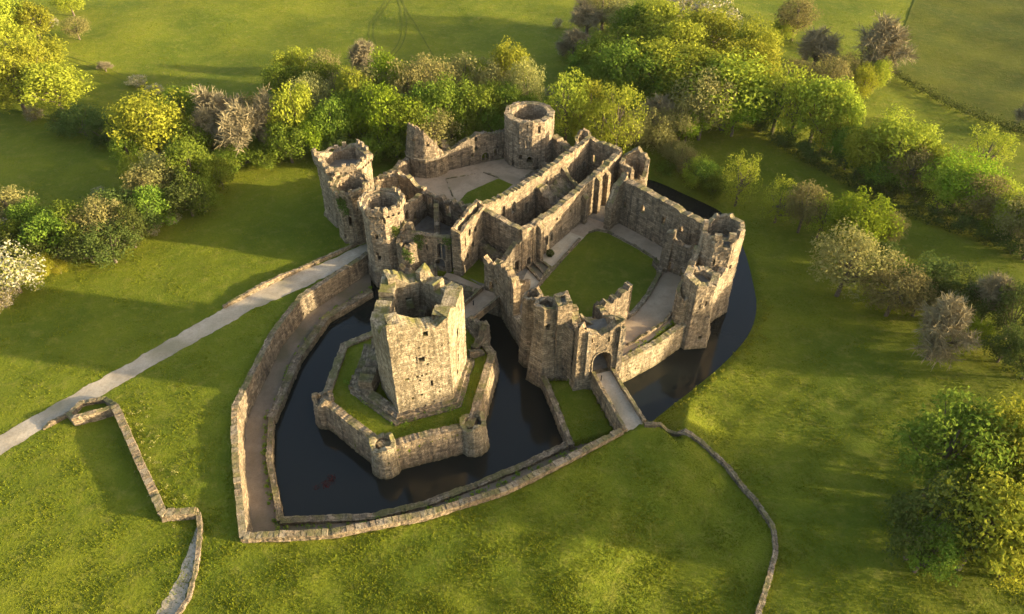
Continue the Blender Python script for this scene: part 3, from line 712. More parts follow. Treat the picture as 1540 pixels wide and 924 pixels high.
wall('hall_back_ruin', 'long hall wall between the great hall and the stone court with ragged sunlit top', [(-5.6, 115.0), (5.0, 127.0), (10.3, 132.6), (13.9, 138.4)], -0.5, [9.9, 9.4, 10.4, 9.8], 1.2, 'stone', rnd_ops(31, 2.2, 5.0, 9, 6, (0.8, 1.3), (2.0, 3.0)), rough=0.75, seed=38, frames=True, holes=8)
wall('hall_cross_ruin', 'broken sloping cross wall inside the great hall', [(10.0, 132.2), (12.6, 130.2), (15.8, 127.8)], -0.4, [9.6, 6.0, 2.6], 1.0, 'stone_grey', rough=0.7, seed=39)
wall('hall_screen_ruin', 'heavy ruined screen wall crossing the middle of the great hall', [(5.4, 126.8), (8.4, 124.2), (12.2, 121.8)], -0.4, [7.6, 5.0, 4.0], 2.4, 'stone_grey', [(2.6, 0.0, 1.8, 2.8, 'a'), (5.6, 0.0, 1.6, 2.6, 'a')], rough=1.2, seed=40)
wall('hall_dais_ruin', 'thin inner wall with broken arch near the hall end', [(-2.6, 117.2), (0.4, 115.4), (4.6, 112.8)], -0.4, [6.0, 3.0, 5.4], 0.9, 'stone_grey', [(3.0, 0.0, 2.0, 2.6, 'a')], rough=1.6, seed=41)
wall('buttery_back_ruin', 'dark buttery wall with lancet windows behind the great hall', [(13.7, 138.2), (16.5, 141.6), (22.7, 137.0)], -0.5, [9.6, 10.0, 9.8], 1.1, 'stone', [(6.2, 4.4, 0.9, 2.2, 'a'), (8.6, 4.6, 0.7, 1.4, 'a'), (2.2, 3.6, 0.8, 1.6, 'a'), (7.2, 0.8, 0.9, 2.0, 'a')], rough=0.5, seed=42, frames=True)
tower('oriel_tower', 'small ruined tower with a tall arched window at the hall corner over the rear moat', ngon((25.4, 133.8), 3.3, 6, 0.2), -6.4, [9.2, 10.4, 8.8, 8.6, 8.4, 6.0], 0.8, 'stone', ops_px(ngon((25.4, 133.8), 3.3, 6, 0.2), True, [(958, 262, 1.2, 3.2, 'a'), (944, 268, 1.2, 3.0, 'a')]), rough=0.7, seed=43, floor=0.2)
wall('gable_pier', 'tall stepped pier wall with a gable end between hall and court', [(19.0, 121.6), (20.4, 123.6), (22.2, 125.0)], -0.5, [5.4, 8.6, 10.8], 1.4, 'stone', [(1.0, 2.6, .6, 1.2, 'a')], rough=0.9, seed=46, holes=5)
chp = [(21.6, 125.2), (28.8, 117.4), (35.0, 109.8)]
wall('court_range_ruin', 'tall dark range wall with weathered inner face between court and rear moat', chp, -6.6, [10.2, 9.8, 9.8], 1.5, 'stone_grey', [(2.0, 4.2, .7, 1.6, 'a'), (6.5, 5.0, 1.0, 1.8, 'a'), (11.6, 4.8, .9, 1.8, 'a'), (16, 5.2, .9, 1.6, 'a'), (18, 1.4, 0.8, 1.6, 'a')], rough=0.35, seed=47, blk=0.9, holes=12)
wall('range_cross_ruin', 'cross wall with two dark doorways between the court and the polygonal tower', [(29.0, 108.9), (31.6, 106.9), (34.6, 104.6)], -0.5, [7.6, 6.4, 6.6], 1.0, 'stone_grey', [(1.2, 0.0, 1.0, 2.3, 'a'), (3.6, 0.0, 1.1, 2.2, 'a'), (5.3, 2.4, .8, 1.8, 'a')], rough=0.5, seed=48, frames=True)
wall('court_pillar', 'rough leaning pillar of masonry at the corner of the court lawn', [(28.1, 109.4), (29.5, 108.5)], -0.5, [8.8, 9.0], 1.5, 'stone_grey', rough=0.8, seed=49, cat='pillar', batter=lambda z: 0.08 * max(0, 6 - z))
wall('court_pillar_foot', 'crumbled low stones at the foot of the court pillar', [(26.9, 109.9), (27.7, 108.0), (27.2, 106.2)], -0.3, [1.8, 1.4, 0.5], 0.9, 'stone_grey', rough=0.8, seed=50)

def mound(name, label, quad, zs, amp, seed, mat='stone_grey', n=26):
    V = []; Fc = []
    for i in range(n):
        for j in range(n):
            u, v = i / (n - 1), j / (n - 1)
            w4 = ((1 - u) * (1 - v), u * (1 - v), u * v, (1 - u) * v)
            x = sum(a * q[0] for a, q in zip(w4, quad)); y = sum(a * q[1] for a, q in zip(w4, quad)); z = sum(a * q for a, q in zip(w4, zs))
            V.append((x, y, z + amp * (noise.noise(Vector((x * .9, y * .9, seed))) + 0.5 * noise.noise(Vector((x * 2.6, y * 2.6, seed))))))
    for i in range(n - 1):
        for j in range(n - 1): Fc.append((i * n + j, (i + 1) * n + j, (i + 1) * n + j + 1, i * n + j + 1))
    me = mesh(name, V, Fc, [[(V[q][0], V[q][1]) for q in f] for f in Fc])
    return tag(link(name, me, M[mat]), label, 'rubble')
mound('rubble_mound', 'sloping heap of grey rubble filling the middle of the great hall', [(6.0, 126.4), (12.2, 121.6), (15.8, 126.8), (10.6, 131.6)], (6.0, 0.6, 0.4, 7.0), 0.45, 3)
mound('rubble_mound', 'grey spill of rubble at the foot of the kitchen tower doorway', [(1.4, 140.8), (6.6, 136.6), (9.6, 140.6), (5.2, 144.6)], (0.0, 0.9, 1.8, 0.3), 0.35, 5)

# --- polygonal corner towers over the right-hand moat
rp = ngon((36.3, 103.6), 3.7, 8, 0.25)
rr_, rm = tower('corner_tower', 'tall octagonal corner tower with broken parapet above the sunny moat bank', rp, -6.6, [13.2, 13.8, 13.4, 11.8, 12.2, 12.6, 12.8, 13.0], 0.85, 'stone_pale', ops_px(rp, True, [(1095, 369, 0.7, 1.5, 'a'), (1090, 368, 0.6, 1.3, 'a'), (1104, 362, .4, 1.0, 'r'), (1098, 402, .5, 1.2, 'r'), (1083, 445, .4, .8, 'r'), (1074, 395, .5, 1.1, 'r')]), rough=0.5, seed=51, floor=9.6,
                 batter=lambda z: 0.05 * max(0, 2 - z), holes=4)
merlons(rr_, rm, 12.9, M['stone_pale'], 1.3, 1.0, 1.1, 0.7, 0.3, 7)
rp2 = ngon((31.6, 95.2), 3.15, 6, 0.12)
rr2, rm2 = tower('river_turret', 'six-sided moat turret with a round well opening in its top', rp2, -6.6, [9.4, 9.0, 9.3, 9.6, 9.3, 8.9], 1.2, 'stone_pale', ops_px(rp2, True, [(1062, 457, .5, 1.0, 'r'), (1053, 462, .5, 1.0, 'r'), (1049, 470, .36, .36, 'r'), (1066, 476, .4, .6, 'r'), (1052, 506, .4, .6, 'r')]), rough=0.3, seed=52, floor=7.6,
                   batter=lambda z: 0.05 * max(0, 3 - z) + 0.12 * max(0, -2.0 - z))
wall('turret_link_ruin', 'outer wall joining the two polygonal towers above the moat', [(34.2, 97.2), (37.0, 100.4)], -6.6, [6.2, 7.2], 1.2, 'stone_pale', rough=0.6, seed=53, holes=4)
wall('turret_inner_ruin', 'jagged sunlit wall edge climbing from the moat turret to the octagonal tower', [(28.9, 95.4), (30.4, 99.2), (32.6, 103.6)], -0.5, [8.6, 6.4, 9.0], 1.1, 'stone', [(2.2, 0.0, 1.0, 2.2, 'a'), (5.6, 3.4, .8, 1.5, 'a')], rough=1.3, seed=54)
tower('stair_shaft', 'rough half-round stair shaft against the inner side of the moat turret', ngon((28.9, 94.3), 1.35, 8, 0.0), -6.4, [6.8, 7.4, 8.4, 7.2, 6.6, 6.0, 5.8, 6.2], 0.5, 'stone', rough=0.6, seed=55, floor=4.6, cat='turret')
cw = [(17.2, 83.6), (18.4, 84.5), (24.6, 88.8), (29.6, 93.2)]
wall('bridge_curtain', 'low sunlit curtain wall along the moat between gatehouse and moat turret', cw, -6.8, [0.5, 0.45, 0.45, 0.5], 1.1, 'stone_keep', ops_px(cw, False, [(945, 560, .34, .34, 'r'), (955, 554, .34, .34, 'r'), (1012, 515, .34, .34, 'r'), (940, 564, .34, .34, 'r'), (1018, 508, .34, .34, 'r')], .5), rough=0.15, seed=56, batter=lambda z: 0.05 * max(0, -z))
wall('curtain_rubble_line', 'line of loose rubble stones along the court side of the low curtain', [(18.6, 87.6), (22.8, 90.4), (26.4, 93.6), (27.8, 95.6)], -0.2, [0.35, 0.7, 0.6, 0.9], 0.45, 'stone', rough=0.6, seed=57)

# --- main gate towers and the range behind them
def gate_tower(name, label, c, r_, nn, a0, base, zt, mat, seed, lst, batter, fl, tops_extra=None, t=0.8):
    pts = ngon(c, r_, nn, a0)
    r, ms = tower(name, label, pts, base, [zt + (tops_extra[k] if tops_extra else 0) for k in range(nn)], t, mat, ops_px(pts, True, lst), rough=0.15 if not tops_extra else 0.5, seed=seed, floor=fl, batter=batter, holes=4)
    corbels(r, ms, zt - 1.5, M['trim'], 0.95, 0.08, seed)
    if seed == 94: IVY.append((r, ms, 517, 310, 260, 1)); IVY.append((r, ms, 512, 300, 160, 2))
    if seed == 90: IVY.append((r, ms, 598, 352, 160, 3))
    pp = ngon(c, r_ + 0.55, nn, a0)
    te = [zt + 0.25 + (tops_extra[k] if tops_extra else 0) for k in range(nn)]
    pm = Masonry(pp, zt - 0.65, te, 0.55, closed=True, rough=0.35, seed=seed + 1, jit=0.05); link('parapet', pm.me, M[mat], r)
    merlons(r, pm, zt, M[mat], 0.9, 0.75, 0.75, 0.5, 0.3, seed + 2, zfun=lambda x: float(np.interp(x, vert_s(pp, True), te + [te[0]])))
    return r, ms
gate_tower('gate_tower', 'pale octagonal gate tower with corbelled parapet where the road meets the moat wall', (-23.6, 112.4), 3.75, 8, 0.2, -6.4, 12.6, 'stone_pale', 90,
           [(577, 330, 0.6, 2.2, 'a'), (566, 357, .5, 1.2, 'a'), (571, 388, .45, 1.0, 'r'), (592, 345, .5, 1.2, 'a')], lambda z: 0.045 * max(0, 4 - z) + (0.18 if z < -0.6 else 0), 9.4)
gate_tower('gate_tower', 'lower ruined gate tower with ivy on its flank and hollow top beside the road', (-30.7, 119.9), 3.5, 8, 0.2, -0.8, 11.8, 'stone', 94,
           [(527, 333, 0.8, 2.4, 'a'), (523, 320, .5, 1.2, 'a'), (519, 355, .5, 1.2, 'r')], lambda z: 0.05 * max(0, 3 - z), 7.6, [-0.9, 0.2, 0.3, 0.1, -0.5, -1.0, 0.0, 0.3])
gate_tower('closet_tower', 'tall six-sided far tower with corbelled battlements and a broken rim', (-33.2, 127.6), 5.3, 6, 0.12, -0.8, 13.2, 'stone_pale', 98,
           [(498, 284, .5, 1.4, 'a'), (495, 311, .5, 1.2, 'r'), (500, 322, .5, 1.2, 'r')], lambda z: 0.04 * max(0, 4 - z) + 0.25 * max(0, 1.2 - z), 10.2, [0.0, 0.2, -1.4, 1.2, 0.0, 0.2], t=0.9)
wall('gate_arch_ruin', 'entrance wall with a tall arch between the two gate towers', [(-28.6, 120.8), (-24.4, 116.6)], -0.5, [9.6, 9.4], 1.2, 'stone', [(3.0, -0.3, 2.8, 4.6, 'a')], rough=0.5, seed=101, frames=True)
wall('gate_range_side_ruin', 'spiky broken side wall of the gate range behind the gate towers', [(-23.0, 115.6), (-20.4, 122.0), (-17.6, 127.6)], -0.5, [7.6, 5.8, 6.2], 1.0, 'stone_grey', rnd_ops(13, 1.0, 3.4, 4, 13, (.9, 1.3), (1.8, 2.6)), rough=1.7, seed=102)
wall('gate_range_rear_ruin', 'rear wall of the gate range with window gaps facing the stone court', [(-28.2, 130.4), (-23.4, 131.6), (-17.4, 127.4)], -0.5, [6.4, 7.4, 5.6], 1.0, 'stone', rnd_ops(12, 1.4, 3.4, 4, 15, (.8, 1.2), (1.6, 2.2)), rough=1.3, seed=103, frames=True)
wall('chapel_back_ruin', 'long arcaded ruin wall of the chapel range along the stone court', [(-17.6, 127.4), (-13.0, 123.6), (-9.0, 120.8), (-5.4, 117.4)], -0.5, [5.4, 6.2, 6.0, 7.0], 1.1, 'stone_grey', rnd_ops(16, 0.2, 2.8, 6, 17, (1.0, 1.5), (2.0, 2.8)), rough=1.2, seed=104, frames=True)
wall('chapel_side_ruin', 'crumbling dark cross wall in the middle of the chapel range', [(-15.2, 124.8), (-14.6, 117.0), (-14.2, 110.4)], -0.5, [4.6, 3.4, 5.0], 0.9, 'stone_grey', rnd_ops(14, 0.2, 1.6, 4, 18, (1.0, 1.4), (1.8, 2.4)), rough=1.4, seed=105)
wall('chapel_gable_ruin', 'broken gable wall between chapel range and tall block', [(-9.4, 120.6), (-8.6, 114.6)], -0.5, [5.6, 7.6], 0.9, 'stone_grey', [(3.0, 1.0, 1.2, 2.4, 'a')], rough=1.4, seed=106)
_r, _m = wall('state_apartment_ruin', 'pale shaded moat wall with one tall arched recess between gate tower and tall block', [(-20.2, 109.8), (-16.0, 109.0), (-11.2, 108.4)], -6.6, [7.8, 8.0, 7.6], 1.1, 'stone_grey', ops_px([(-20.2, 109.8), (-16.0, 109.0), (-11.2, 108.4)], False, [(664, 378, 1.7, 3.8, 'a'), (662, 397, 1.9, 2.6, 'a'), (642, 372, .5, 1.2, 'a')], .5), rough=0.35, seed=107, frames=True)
IVY += [(_r, _m, 628, 365, 240, 4), (_r, _m, 675, 360, 200, 5), (_r, _m, 630, 352, 120, 6)]
_r, _m = tower('moat_bay', 'ragged half-round bay tower with mossy ledge beside the pale gate tower', ngon((-19.2, 109.2), 2.1, 8, 0.3), -6.6, [6.8, 8.8, 9.4, 7.6, 6.0, 6.6, 6.2, 6.0], 0.7, 'stone', ops_px(ngon((-19.2, 109.2), 2.1, 8, 0.3), True, [(605, 371, .5, .8, 'r'), (612, 382, .7, .6, 'r')]), rough=0.8, seed=108, floor=4.6)
IVY += [(_r, _m, 597, 350, 200, 7), (_r, _m, 613, 384, 120, 8)]
bp_ = [(-10.9, 107.2), (-9.2, 106.6), (-4.9, 114.2), (-6.6, 115.4)]
tower('tall_block', 'tall roofless slab-like block with sloping sunlit edge over the yard lawn', bp_, -1.0, [10.4, 9.6, 11.0, 11.4], 0.55, 'stone', ops_px(bp_, True, [(706, 350, .6, 1.6, 'a'), (700, 365, .6, 1.6, 'r'), (712, 368, .6, 1.4, 'r'), (703, 385, .6, 1.4, 'r'), (715, 345, .6, 1.4, 'r')]), rough=0.7, seed=109, floor=8.0, cat='ruin')
wall('fallen_moat_ruin', 'low heap of ruined walling at the foot of the pale moat wall', [(-20.6, 106.4), (-17.6, 105.4), (-14.0, 106.4)], -6.6, [2.4, 1.6, 2.8], 1.2, 'stone_grey', [(3.4, -0.6, 1.4, 2.0, 'a')], rough=1.3, seed=110)

# --- the stone court, kitchen tower and broken tower
kc = (3.9, 150.6)
kpts = ngon(kc, 5.6, 12, 0.1)
kr2, km2 = tower('kitchen_tower', 'round drum-like kitchen tower with a thick rim at the back of the court', kpts, -0.8, 11.4, 1.5, 'stone_pale', ops_px(kpts, True, [(797, 240, 1.5, 1.5, 'a'), (793, 187, .5, 1.4, 'r'), (811, 195, .5, 1.6, 'r'), (833, 192, .9, 1.2, 'a'), (772, 245, .7, 1.6, 'a'), (766, 219, .4, .4, 'r'), (783, 236, .5, .9, 'r')]), rough=0.2, seed=111, floor=7.0,
                  batter=lambda z: 0.035 * max(0, 6 - z), blk=1.2, holes=4)
merlons(kr2, km2, 11.3, M['stone_pale'], 1.9, 1.6, 0.4, 0.9, 0.5, 9)
bt = ngon((-18.9, 146.2), 4.9, 12, 0.0)
def btop(k):
    
    return 5.0 + 6.9 * max(0.0, math.cos(2 * math.pi * k / 12 - math.radians(222))) ** 0.4
brr, brm = tower('broken_tower', 'half-collapsed round tower whose back rises to a jagged point', bt, -0.8, [btop(k) for k in range(12)], 1.5, 'stone', rnd_ops(30, 5.5, 8.5, 7, 21, (.5, .7), (.6, 1.0)), rough=0.8, seed=112, floor=3.6, frames=False, holes=10, batter=lambda z: 0.04 * max(0, 4 - z) - 0.17 * max(0, z - 4.6))
ms = Masonry(ngon((-18.9, 146.2), 5.15, 12, 0.0), 4.3, 4.75, 0.4, closed=True, rough=0.05, seed=1); link('string_course', ms.me, M['trim'], brr)
ms = Masonry([(-21.0, 146.6), (-16.8, 146.4)], 3.4, [9.0, 5.6], 3.0, rough=0.9, seed=114, holes=3); link('standing_core', ms.me, M['stone'], brr)
wall('office_ruin', 'ruined back wall of the stone court with window holes and a low arch', [(-14.6, 145.2), (-8.0, 148.2), (-1.6, 151.2)], -0.5, [5.0, 7.2, 6.4], 1.2, 'stone_grey', ops_px([(-14.6, 145.2), (-8.0, 148.2), (-1.6, 151.2)], False, [(730, 235, 1.9, 1.9, 'a'), (715, 210, .7, 1.0, 'a'), (716, 224, .6, .9, 'a'), (711, 233, .6, .8, 'a'), (745, 229, .9, 1.8, 'a')], .6), rough=0.9, seed=115, frames=True, holes=6)
wall('kitchen_side_ruin', 'low sloping wall running from the kitchen tower to the hall corner', [(9.2, 149.6), (12.4, 145.2), (14.2, 140.4)], -0.5, [6.6, 5.2, 7.6], 1.8, 'stone', rough=0.8, seed=116)
tower('kitchen_stair_stump', 'rounded stump of a stair turret behind the buttery', ngon((15.6, 144.0), 1.9, 8, 0), -0.5, [8.4, 9.6, 10.2, 9.4, 8.0, 7.4, 7.0, 7.6], 0.6, 'stone', rough=0.6, seed=117, floor=5.6, cat='turret')
wall('pantry_ruin', 'low broken pantry walls in front of the kitchen tower doorway', [(6.6, 144.6), (8.8, 139.2), (10.4, 134.0)], -0.4, [2.4, 4.6, 6.6], 1.0, 'stone_grey', [(3.4, 0.0, 1.2, 2.2, 'a')], rough=1.0, seed=118)
wall('court_rubble_bank', 'heap of grey rubble walling along the hall side of the stone court', [(-8.0, 125.4), (-3.6, 128.4), (0.8, 132.2), (5.4, 135.6)], -0.4, [1.8, 1.4, 1.0, 1.6], 1.9, 'stone_grey', rough=0.9, seed=119)
wall('north_link_ruin', 'low wall between the far battlemented tower and the broken tower', [(-29.4, 131.6), (-26.4, 138.0), (-23.0, 143.4)], -0.5, [5.6, 3.4, 4.2], 1.1, 'stone_grey', rough=1.0, seed=120)
for k, (a, b_, h_) in enumerate([((-14.6, 141.0), (-6.4, 143.8), 0.4), ((-12.6, 133.6), (-14.6, 141.0), 0.35), ((-6.4, 143.8), (-3.0, 141.4), 0.4)]):
    wall('kerb_stones', 'row of kerb stones edging the ' + ['far side of the stone court', 'path across the stone court', 'corner of the stone court lawn'][k], [a, b_], -0.2, h_ * 0.35, 0.3, 'stone', rough=0.5, seed=130 + k, cat='kerb', blk=0.5)
# lawn kerbs of the fountain court
lk = [(3.7, 101.4), (7.9, 108.8), (11.8, 115.2), (13.4, 118.0)]
wall('terrace_kerb', 'low kerb wall between the pale terrace and the court lawn', lk, -0.3, [0.45, 0.5, 0.5, 0.5], 0.5, 'stone_grey', rough=0.15, seed=135, cat='kerb')
wall('court_kerb', 'curved stone kerb between the court lawn and the shadowed paving', [(27.2, 106.4), (24.2, 100.4), (21.4, 96.2), (19.9, 94.6)], -0.3, [0.5, 0.45, 0.45, 0.5], 0.8, 'stone_grey', rough=0.2, seed=136, cat='kerb')
wall('upper_court_kerb', 'stone edging at the foot of the dark range wall', [(15.4, 120.4), (17.2, 121.3), (19.4, 120.5), (24.0, 115.9), (27.2, 112.0)], -0.3, 0.3, 0.45, 'stone_grey', rough=0.2, seed=137, cat='kerb')
# sunken cellar beside the hall corner
cel = root('sunken_cellar', None, 'open sunken cellar pit with a slanting stair wall beside the hall corner', 'cellar')
cpoly = [(3.2, 108.9), (5.0, 111.2), (7.0, 108.7), (5.2, 105.4)]
ms = Masonry(cpoly, -0.3, 0.55, 0.4, closed=True, rough=0.12, seed=140); link('rim_wall', ms.me, M['stone'], cel)
ms = Masonry([(4.2, 109.9), (6.0, 107.2)], -0.2, [0.9, 0.3], 0.5, rough=0.1, seed=141); link('stair_wall', ms.me, M['stone_grey'], cel)
link('pit_floor', mesh('pit_floor', [(x, y, 0.10) for x, y in cpoly], [(0, 1, 2, 3)] if False else [(3, 2, 1, 0)]), M['mud'], cel)

# --- moat walls
owr, owm = wall('moat_outer_wall', 'long retaining wall curving round the sunken moat path', OW[:6], -6.0, [0.5, 0.5, 0.6, 0.5, 0.6, 0.9], 1.0, 'stone_grey', rough=0.22, seed=150, holes=18)
IVY += [(owr, owm, 425, 500, 160, 9), (owr, owm, 480, 455, 160, 10), (owr, owm, 400, 560, 160, 12)]
PARA = []; _r, _m = wall('moat_parapet', 'thin parapet wall lit along its top at the corner of the moat path', OW[5:10], -6.0, [0.9, 0.95, 0.9, 1.0, 0.9], 0.85, 'stone', rough=0.06, seed=151); PARA.append((_r, _m, 1))
_r, _m = wall('moat_parapet', 'long stone parapet between the front lawn and the moat leading to the bridge', OW[9:], -6.0, [0.9, 0.9, 0.8, 0.8, 0.8], 0.85, 'stone', rough=0.06, seed=152); PARA.append((_r, _m, 2))
wall('moat_inner_wall', 'rough mossy inner wall of the moat path rising from the dark water', IW[:4], -6.8, [-3.1, -3.2, -3.2, -3.1], 1.3, 'stone_grey', rough=0.3, seed=153)
wall('moat_inner_wall', 'narrow sunlit inner wall between moat path and water by the corner', IW[3:6], -6.8, [-2.9, -2.9, -3.0], 0.8, 'stone', rough=0.15, seed=154)
wall('moat_inner_wall', 'mossy inner wall along the front edge of the moat below the long parapet', IW[5:], -6.8, [-3.0, -3.1, -3.2, -3.1, -3.0, -3.0, -3.0], 1.0, 'stone_grey', rough=0.25, seed=155)

CAPS = []
for q in range(5):
    rc = random.Random(300 + q); Vc = box_pts((0, 0), 1, 0, 0.94, 1.0, -0.06, 0.17, 0.035, rc); mc = box_mesh('capstone', Vc); mc.materials.append(M['trim'] if q % 2 else M['stone']); CAPS.append(mc)
def capstones(parent, ms, seed):
    rc = random.Random(seed); x = 0.1
    while x < ms.L - 0.5:
        ln = rc.uniform(0.6, 1.15)
        if rc.random() > 0.06:
            xm = x + ln / 2; i = min(range(len(ms.S)), key=lambda k: abs(ms.S[k] - xm)); j = min(i + 1, len(ms.S) - 1)
            p = ms.P[i]; t = Vector((-ms.Nn[i].y, ms.Nn[i].x)).normalized(); p = p + t * (xm - ms.S[i])
            o = link('capstone', rc.choice(CAPS), None, parent, (p.x, p.y, ms.T[i] + rc.uniform(-0.04, 0.03)))
            o.rotation_euler = (rc.uniform(-.04, .04), rc.uniform(-.04, .04), math.atan2(t.y, t.x) + rc.uniform(-.04, .04)); o.scale = (ln, ms.t + rc.uniform(0.0, 0.16), 1)
        x += ln
for (r_, m_, q) in PARA: capstones(r_, m_, q)

# --- field walls
fw = [(19.7, 70.6), (22.8, 70.9), (27.4, 69.0), (31.4, 65.0), (33.9, 59.7), (35.2, 54.9), (34.6, 51.5), (32.3, 46.9), (28.4, 40.0), (25, 34)]
fw = even(fw, 40)
wall('field_wall', 'low curved drystone wall sweeping round the front lawn from the bridge', fw, -4.5, [th(*p) + 0.7 for p in fw], 0.6, 'stone_grey', rough=0.2, seed=160, jit=0.09)
_r, _m = wall('bastion_wall', 'straight terrace wall running down the slope from the roadside bastion', [(-59.9, 73.5), (-53.0, 64.2), (-46.0, 54.9), (-41.7, 55.3)], -0.5, [1.5, 1.5, 1.4, 1.2], 0.95, 'stone', rough=0.06, seed=161); capstones(_r, _m, 3)
wall('bastion', 'small angular stone bastion beside the approach road', [(-59.9, 73.6), (-62.6, 75.6), (-66.0, 74.9), (-66.4, 72.2), (-65.0, 71.0), (-62.4, 72.0), (-60.1, 73.2)], -0.5, [1.5, 0.8, 0.7, 1.2, 1.7, 1.7, 1.5], 0.7, 'stone', rough=0.15, seed=162)
wall('bastion_path_wall', 'narrow stone edging dropping down the grass below the terrace wall', [(-41.6, 55.2), (-40.7, 52.9), (-39.6, 48.2), (-39.2, 43.8), (-41, 38), (-44, 33)], -0.5, [1.0, 0.6, 0.45, 0.45, 0.45, .45], 0.55, 'stone_grey', rough=0.25, seed=163)
strip('sunken_path', [(-41.5, 54.2), (-41.4, 50.0), (-41.6, 46), (-43, 40), (-46, 33)], [(-40.8, 54.0), (-40.0, 48.2), (-39.7, 43.8), (-41.4, 38), (-44.4, 33)], M['gravel'], lift=0.03, n=60, wob=0.2)
wall('road_wall', 'low roadside wall catching the sun along the approach road', [(-51.0, 97.4), (-45.6, 102.9), (-39.9, 107.9), (-34.6, 112.4), (-30.4, 116.2)], -0.5, [0.6, 1.1, 0.9, 0.8, 0.8], 0.5, 'stone', rough=0.2, seed=164)
wall('road_wall', 'short grassy roadside wall opposite the stone bastion', [(-69.6, 70.0), (-66.6, 73.2)], -0.5, [0.5, 0.8], 0.5, 'stone', rough=0.3, seed=165)

# ------------------------------------------------------------------ trees and shrubs
def tube(V, Fc, a, b_, r0, r1, n=5):
    a = Vector(a); b_ = Vector(b_); d = (b_ - a).normalized()
    u = d.orthogonal().normalized(); v = d.cross(u); k0 = len(V)
    for p, r in ((a, r0), (b_, r1)):
        for k in range(n):
            q = p + (u * math.cos(2 * math.pi * k / n) + v * math.sin(2 * math.pi * k / n)) * r; V.append(tuple(q))
    for k in range(n): Fc.append((k0 + k, k0 + (k + 1) % n, k0 + n + (k + 1) % n, k0 + n + k))

def leaves_mesh(name, lobes, per, size, rr, flat=0.0, inner=0.25, up=0.25):
    """leaf-sized folded faces scattered through the lobes of a crown"""
    V = []; Fc = []
    for (c, r, w8) in lobes:
        for _ in range(int(per * w8)):
            d = Vector((rr.gauss(0, 1), rr.gauss(0, 1), rr.gauss(0, 1) + up)).normalized()
            q = rr.random(); rad = r * (inner + (1 - inner) * q ** 0.45) * rr.uniform(0.85, 1.18)
            p = Vector(c) + Vector((d.x * rad, d.y * rad, d.z * rad * (1 - flat)))
            nn = (d + Vector((rr.gauss(0, .55), rr.gauss(0, .55), rr.gauss(0, .55) + 0.15))).normalized()
            u = nn.orthogonal().normalized(); a = rr.uniform(0, 6.28); v = nn.cross(u)
            uu = u * math.cos(a) + v * math.sin(a); vv = nn.cross(uu); sz = size * rr.uniform(0.4, 1.5)
            k = len(V)
            V += [tuple(p - uu * sz), tuple(p + vv * sz * 0.55 + nn * sz * 0.2), tuple(p + uu * sz), tuple(p - vv * sz * 0.55 + nn * sz * 0.2)]
            Fc.append((k, k + 1, k + 2, k + 3))
    return mesh(name, V, Fc)

def crown_lobes(rr, n, kind):
    L = []; off = Vector((rr.uniform(0, 50), rr.uniform(0, 50), 0))
    for _ in range(n):
        while True:
            p = Vector((rr.uniform(-1, 1), rr.uniform(-1, 1), rr.uniform(-1, 1)))
            if 0.25 < p.length < 1: break
        q = p.length; p = p.normalized() * (0.40 + 0.60 * q) * (0.80 + 0.42 * noise.noise(p.normalized() * 1.7 + off))
        if kind == 'round': c = (p.x * 0.36, p.y * 0.36, 0.60 + p.z * 0.30); r = rr.uniform(0.055, 0.135)
        elif kind == 'tall':
            z = rr.uniform(0.25, 0.93); w_ = 0.34 * math.sin(math.pi * min(1, (z - 0.12) / 0.95)) ** 0.7
            a = rr.uniform(0, 6.28); c = (math.cos(a) * w_ * rr.uniform(.3, 1), math.sin(a) * w_ * rr.uniform(.3, 1), z); r = rr.uniform(0.045, 0.095)
        else: c = (p.x * 0.38, p.y * 0.38, 0.42 + p.z * 0.34); r = rr.uniform(0.06, 0.14)
        L.append((c, r, (r / 0.11) ** 2))
    mx = max(max(abs(c[0]), abs(c[1])) + r * .8 for c, r, q in L); zt_ = max(c[2] + r * .9 for c, r, q in L); zb_ = min(c[2] - r * .9 for c, r, q in L)
    z0 = {'round': 0.13, 'tall': 0.14, 'bush': 0.0}[kind]
    return [((c[0] * 0.5 / mx, c[1] * 0.5 / mx, z0 + (c[2] - zb_) * (1.0 - z0) / (zt_ - zb_)), r * 0.5 / mx, q) for c, r, q in L]

PROTO = {}
def make_proto(key, kind, n_l, per, size, leaf, seed, bark='bark'):
    rr = random.Random(seed)
    lob = crown_lobes(rr, n_l, kind)
    cm = leaves_mesh('crown', lob, per, size, rr); cm.materials.append(M[leaf])
    if leaf == 'blossom':
        cm.materials.append(M['leaf_olive']); cm.polygons.foreach_set('material_index', [1 if rr.random() < 0.5 else 0 for _ in cm.polygons])
    V = []; Fc = []
    top = 0.75 if kind != 'bush' else 0.4
    lean = (rr.uniform(-.04, .04), rr.uniform(-.04, .04))
    tube(V, Fc, (0, 0, -0.06), (lean[0] * .5, lean[1] * .5, top * 0.5), 0.030, 0.022, 7); tube(V, Fc, (lean[0] * .5, lean[1] * .5, top * .5), (lean[0], lean[1], top), 0.022, 0.008, 6)
    for c, r, w8 in lob[:16]:
        z0 = rr.uniform(0.18, 0.5) * top / 0.75; st = Vector((lean[0] * z0, lean[1] * z0, z0)); e = Vector(c); mid = st.lerp(e, 0.5) + Vector((0, 0, -0.03))
        tube(V, Fc, st, mid, 0.011, 0.008, 4); tube(V, Fc, mid, e, 0.008, 0.003, 4)
    tm = mesh('trunk', V, Fc); tm.materials.append(M[bark])
    PROTO.setdefault(key, []).append((tm, cm))

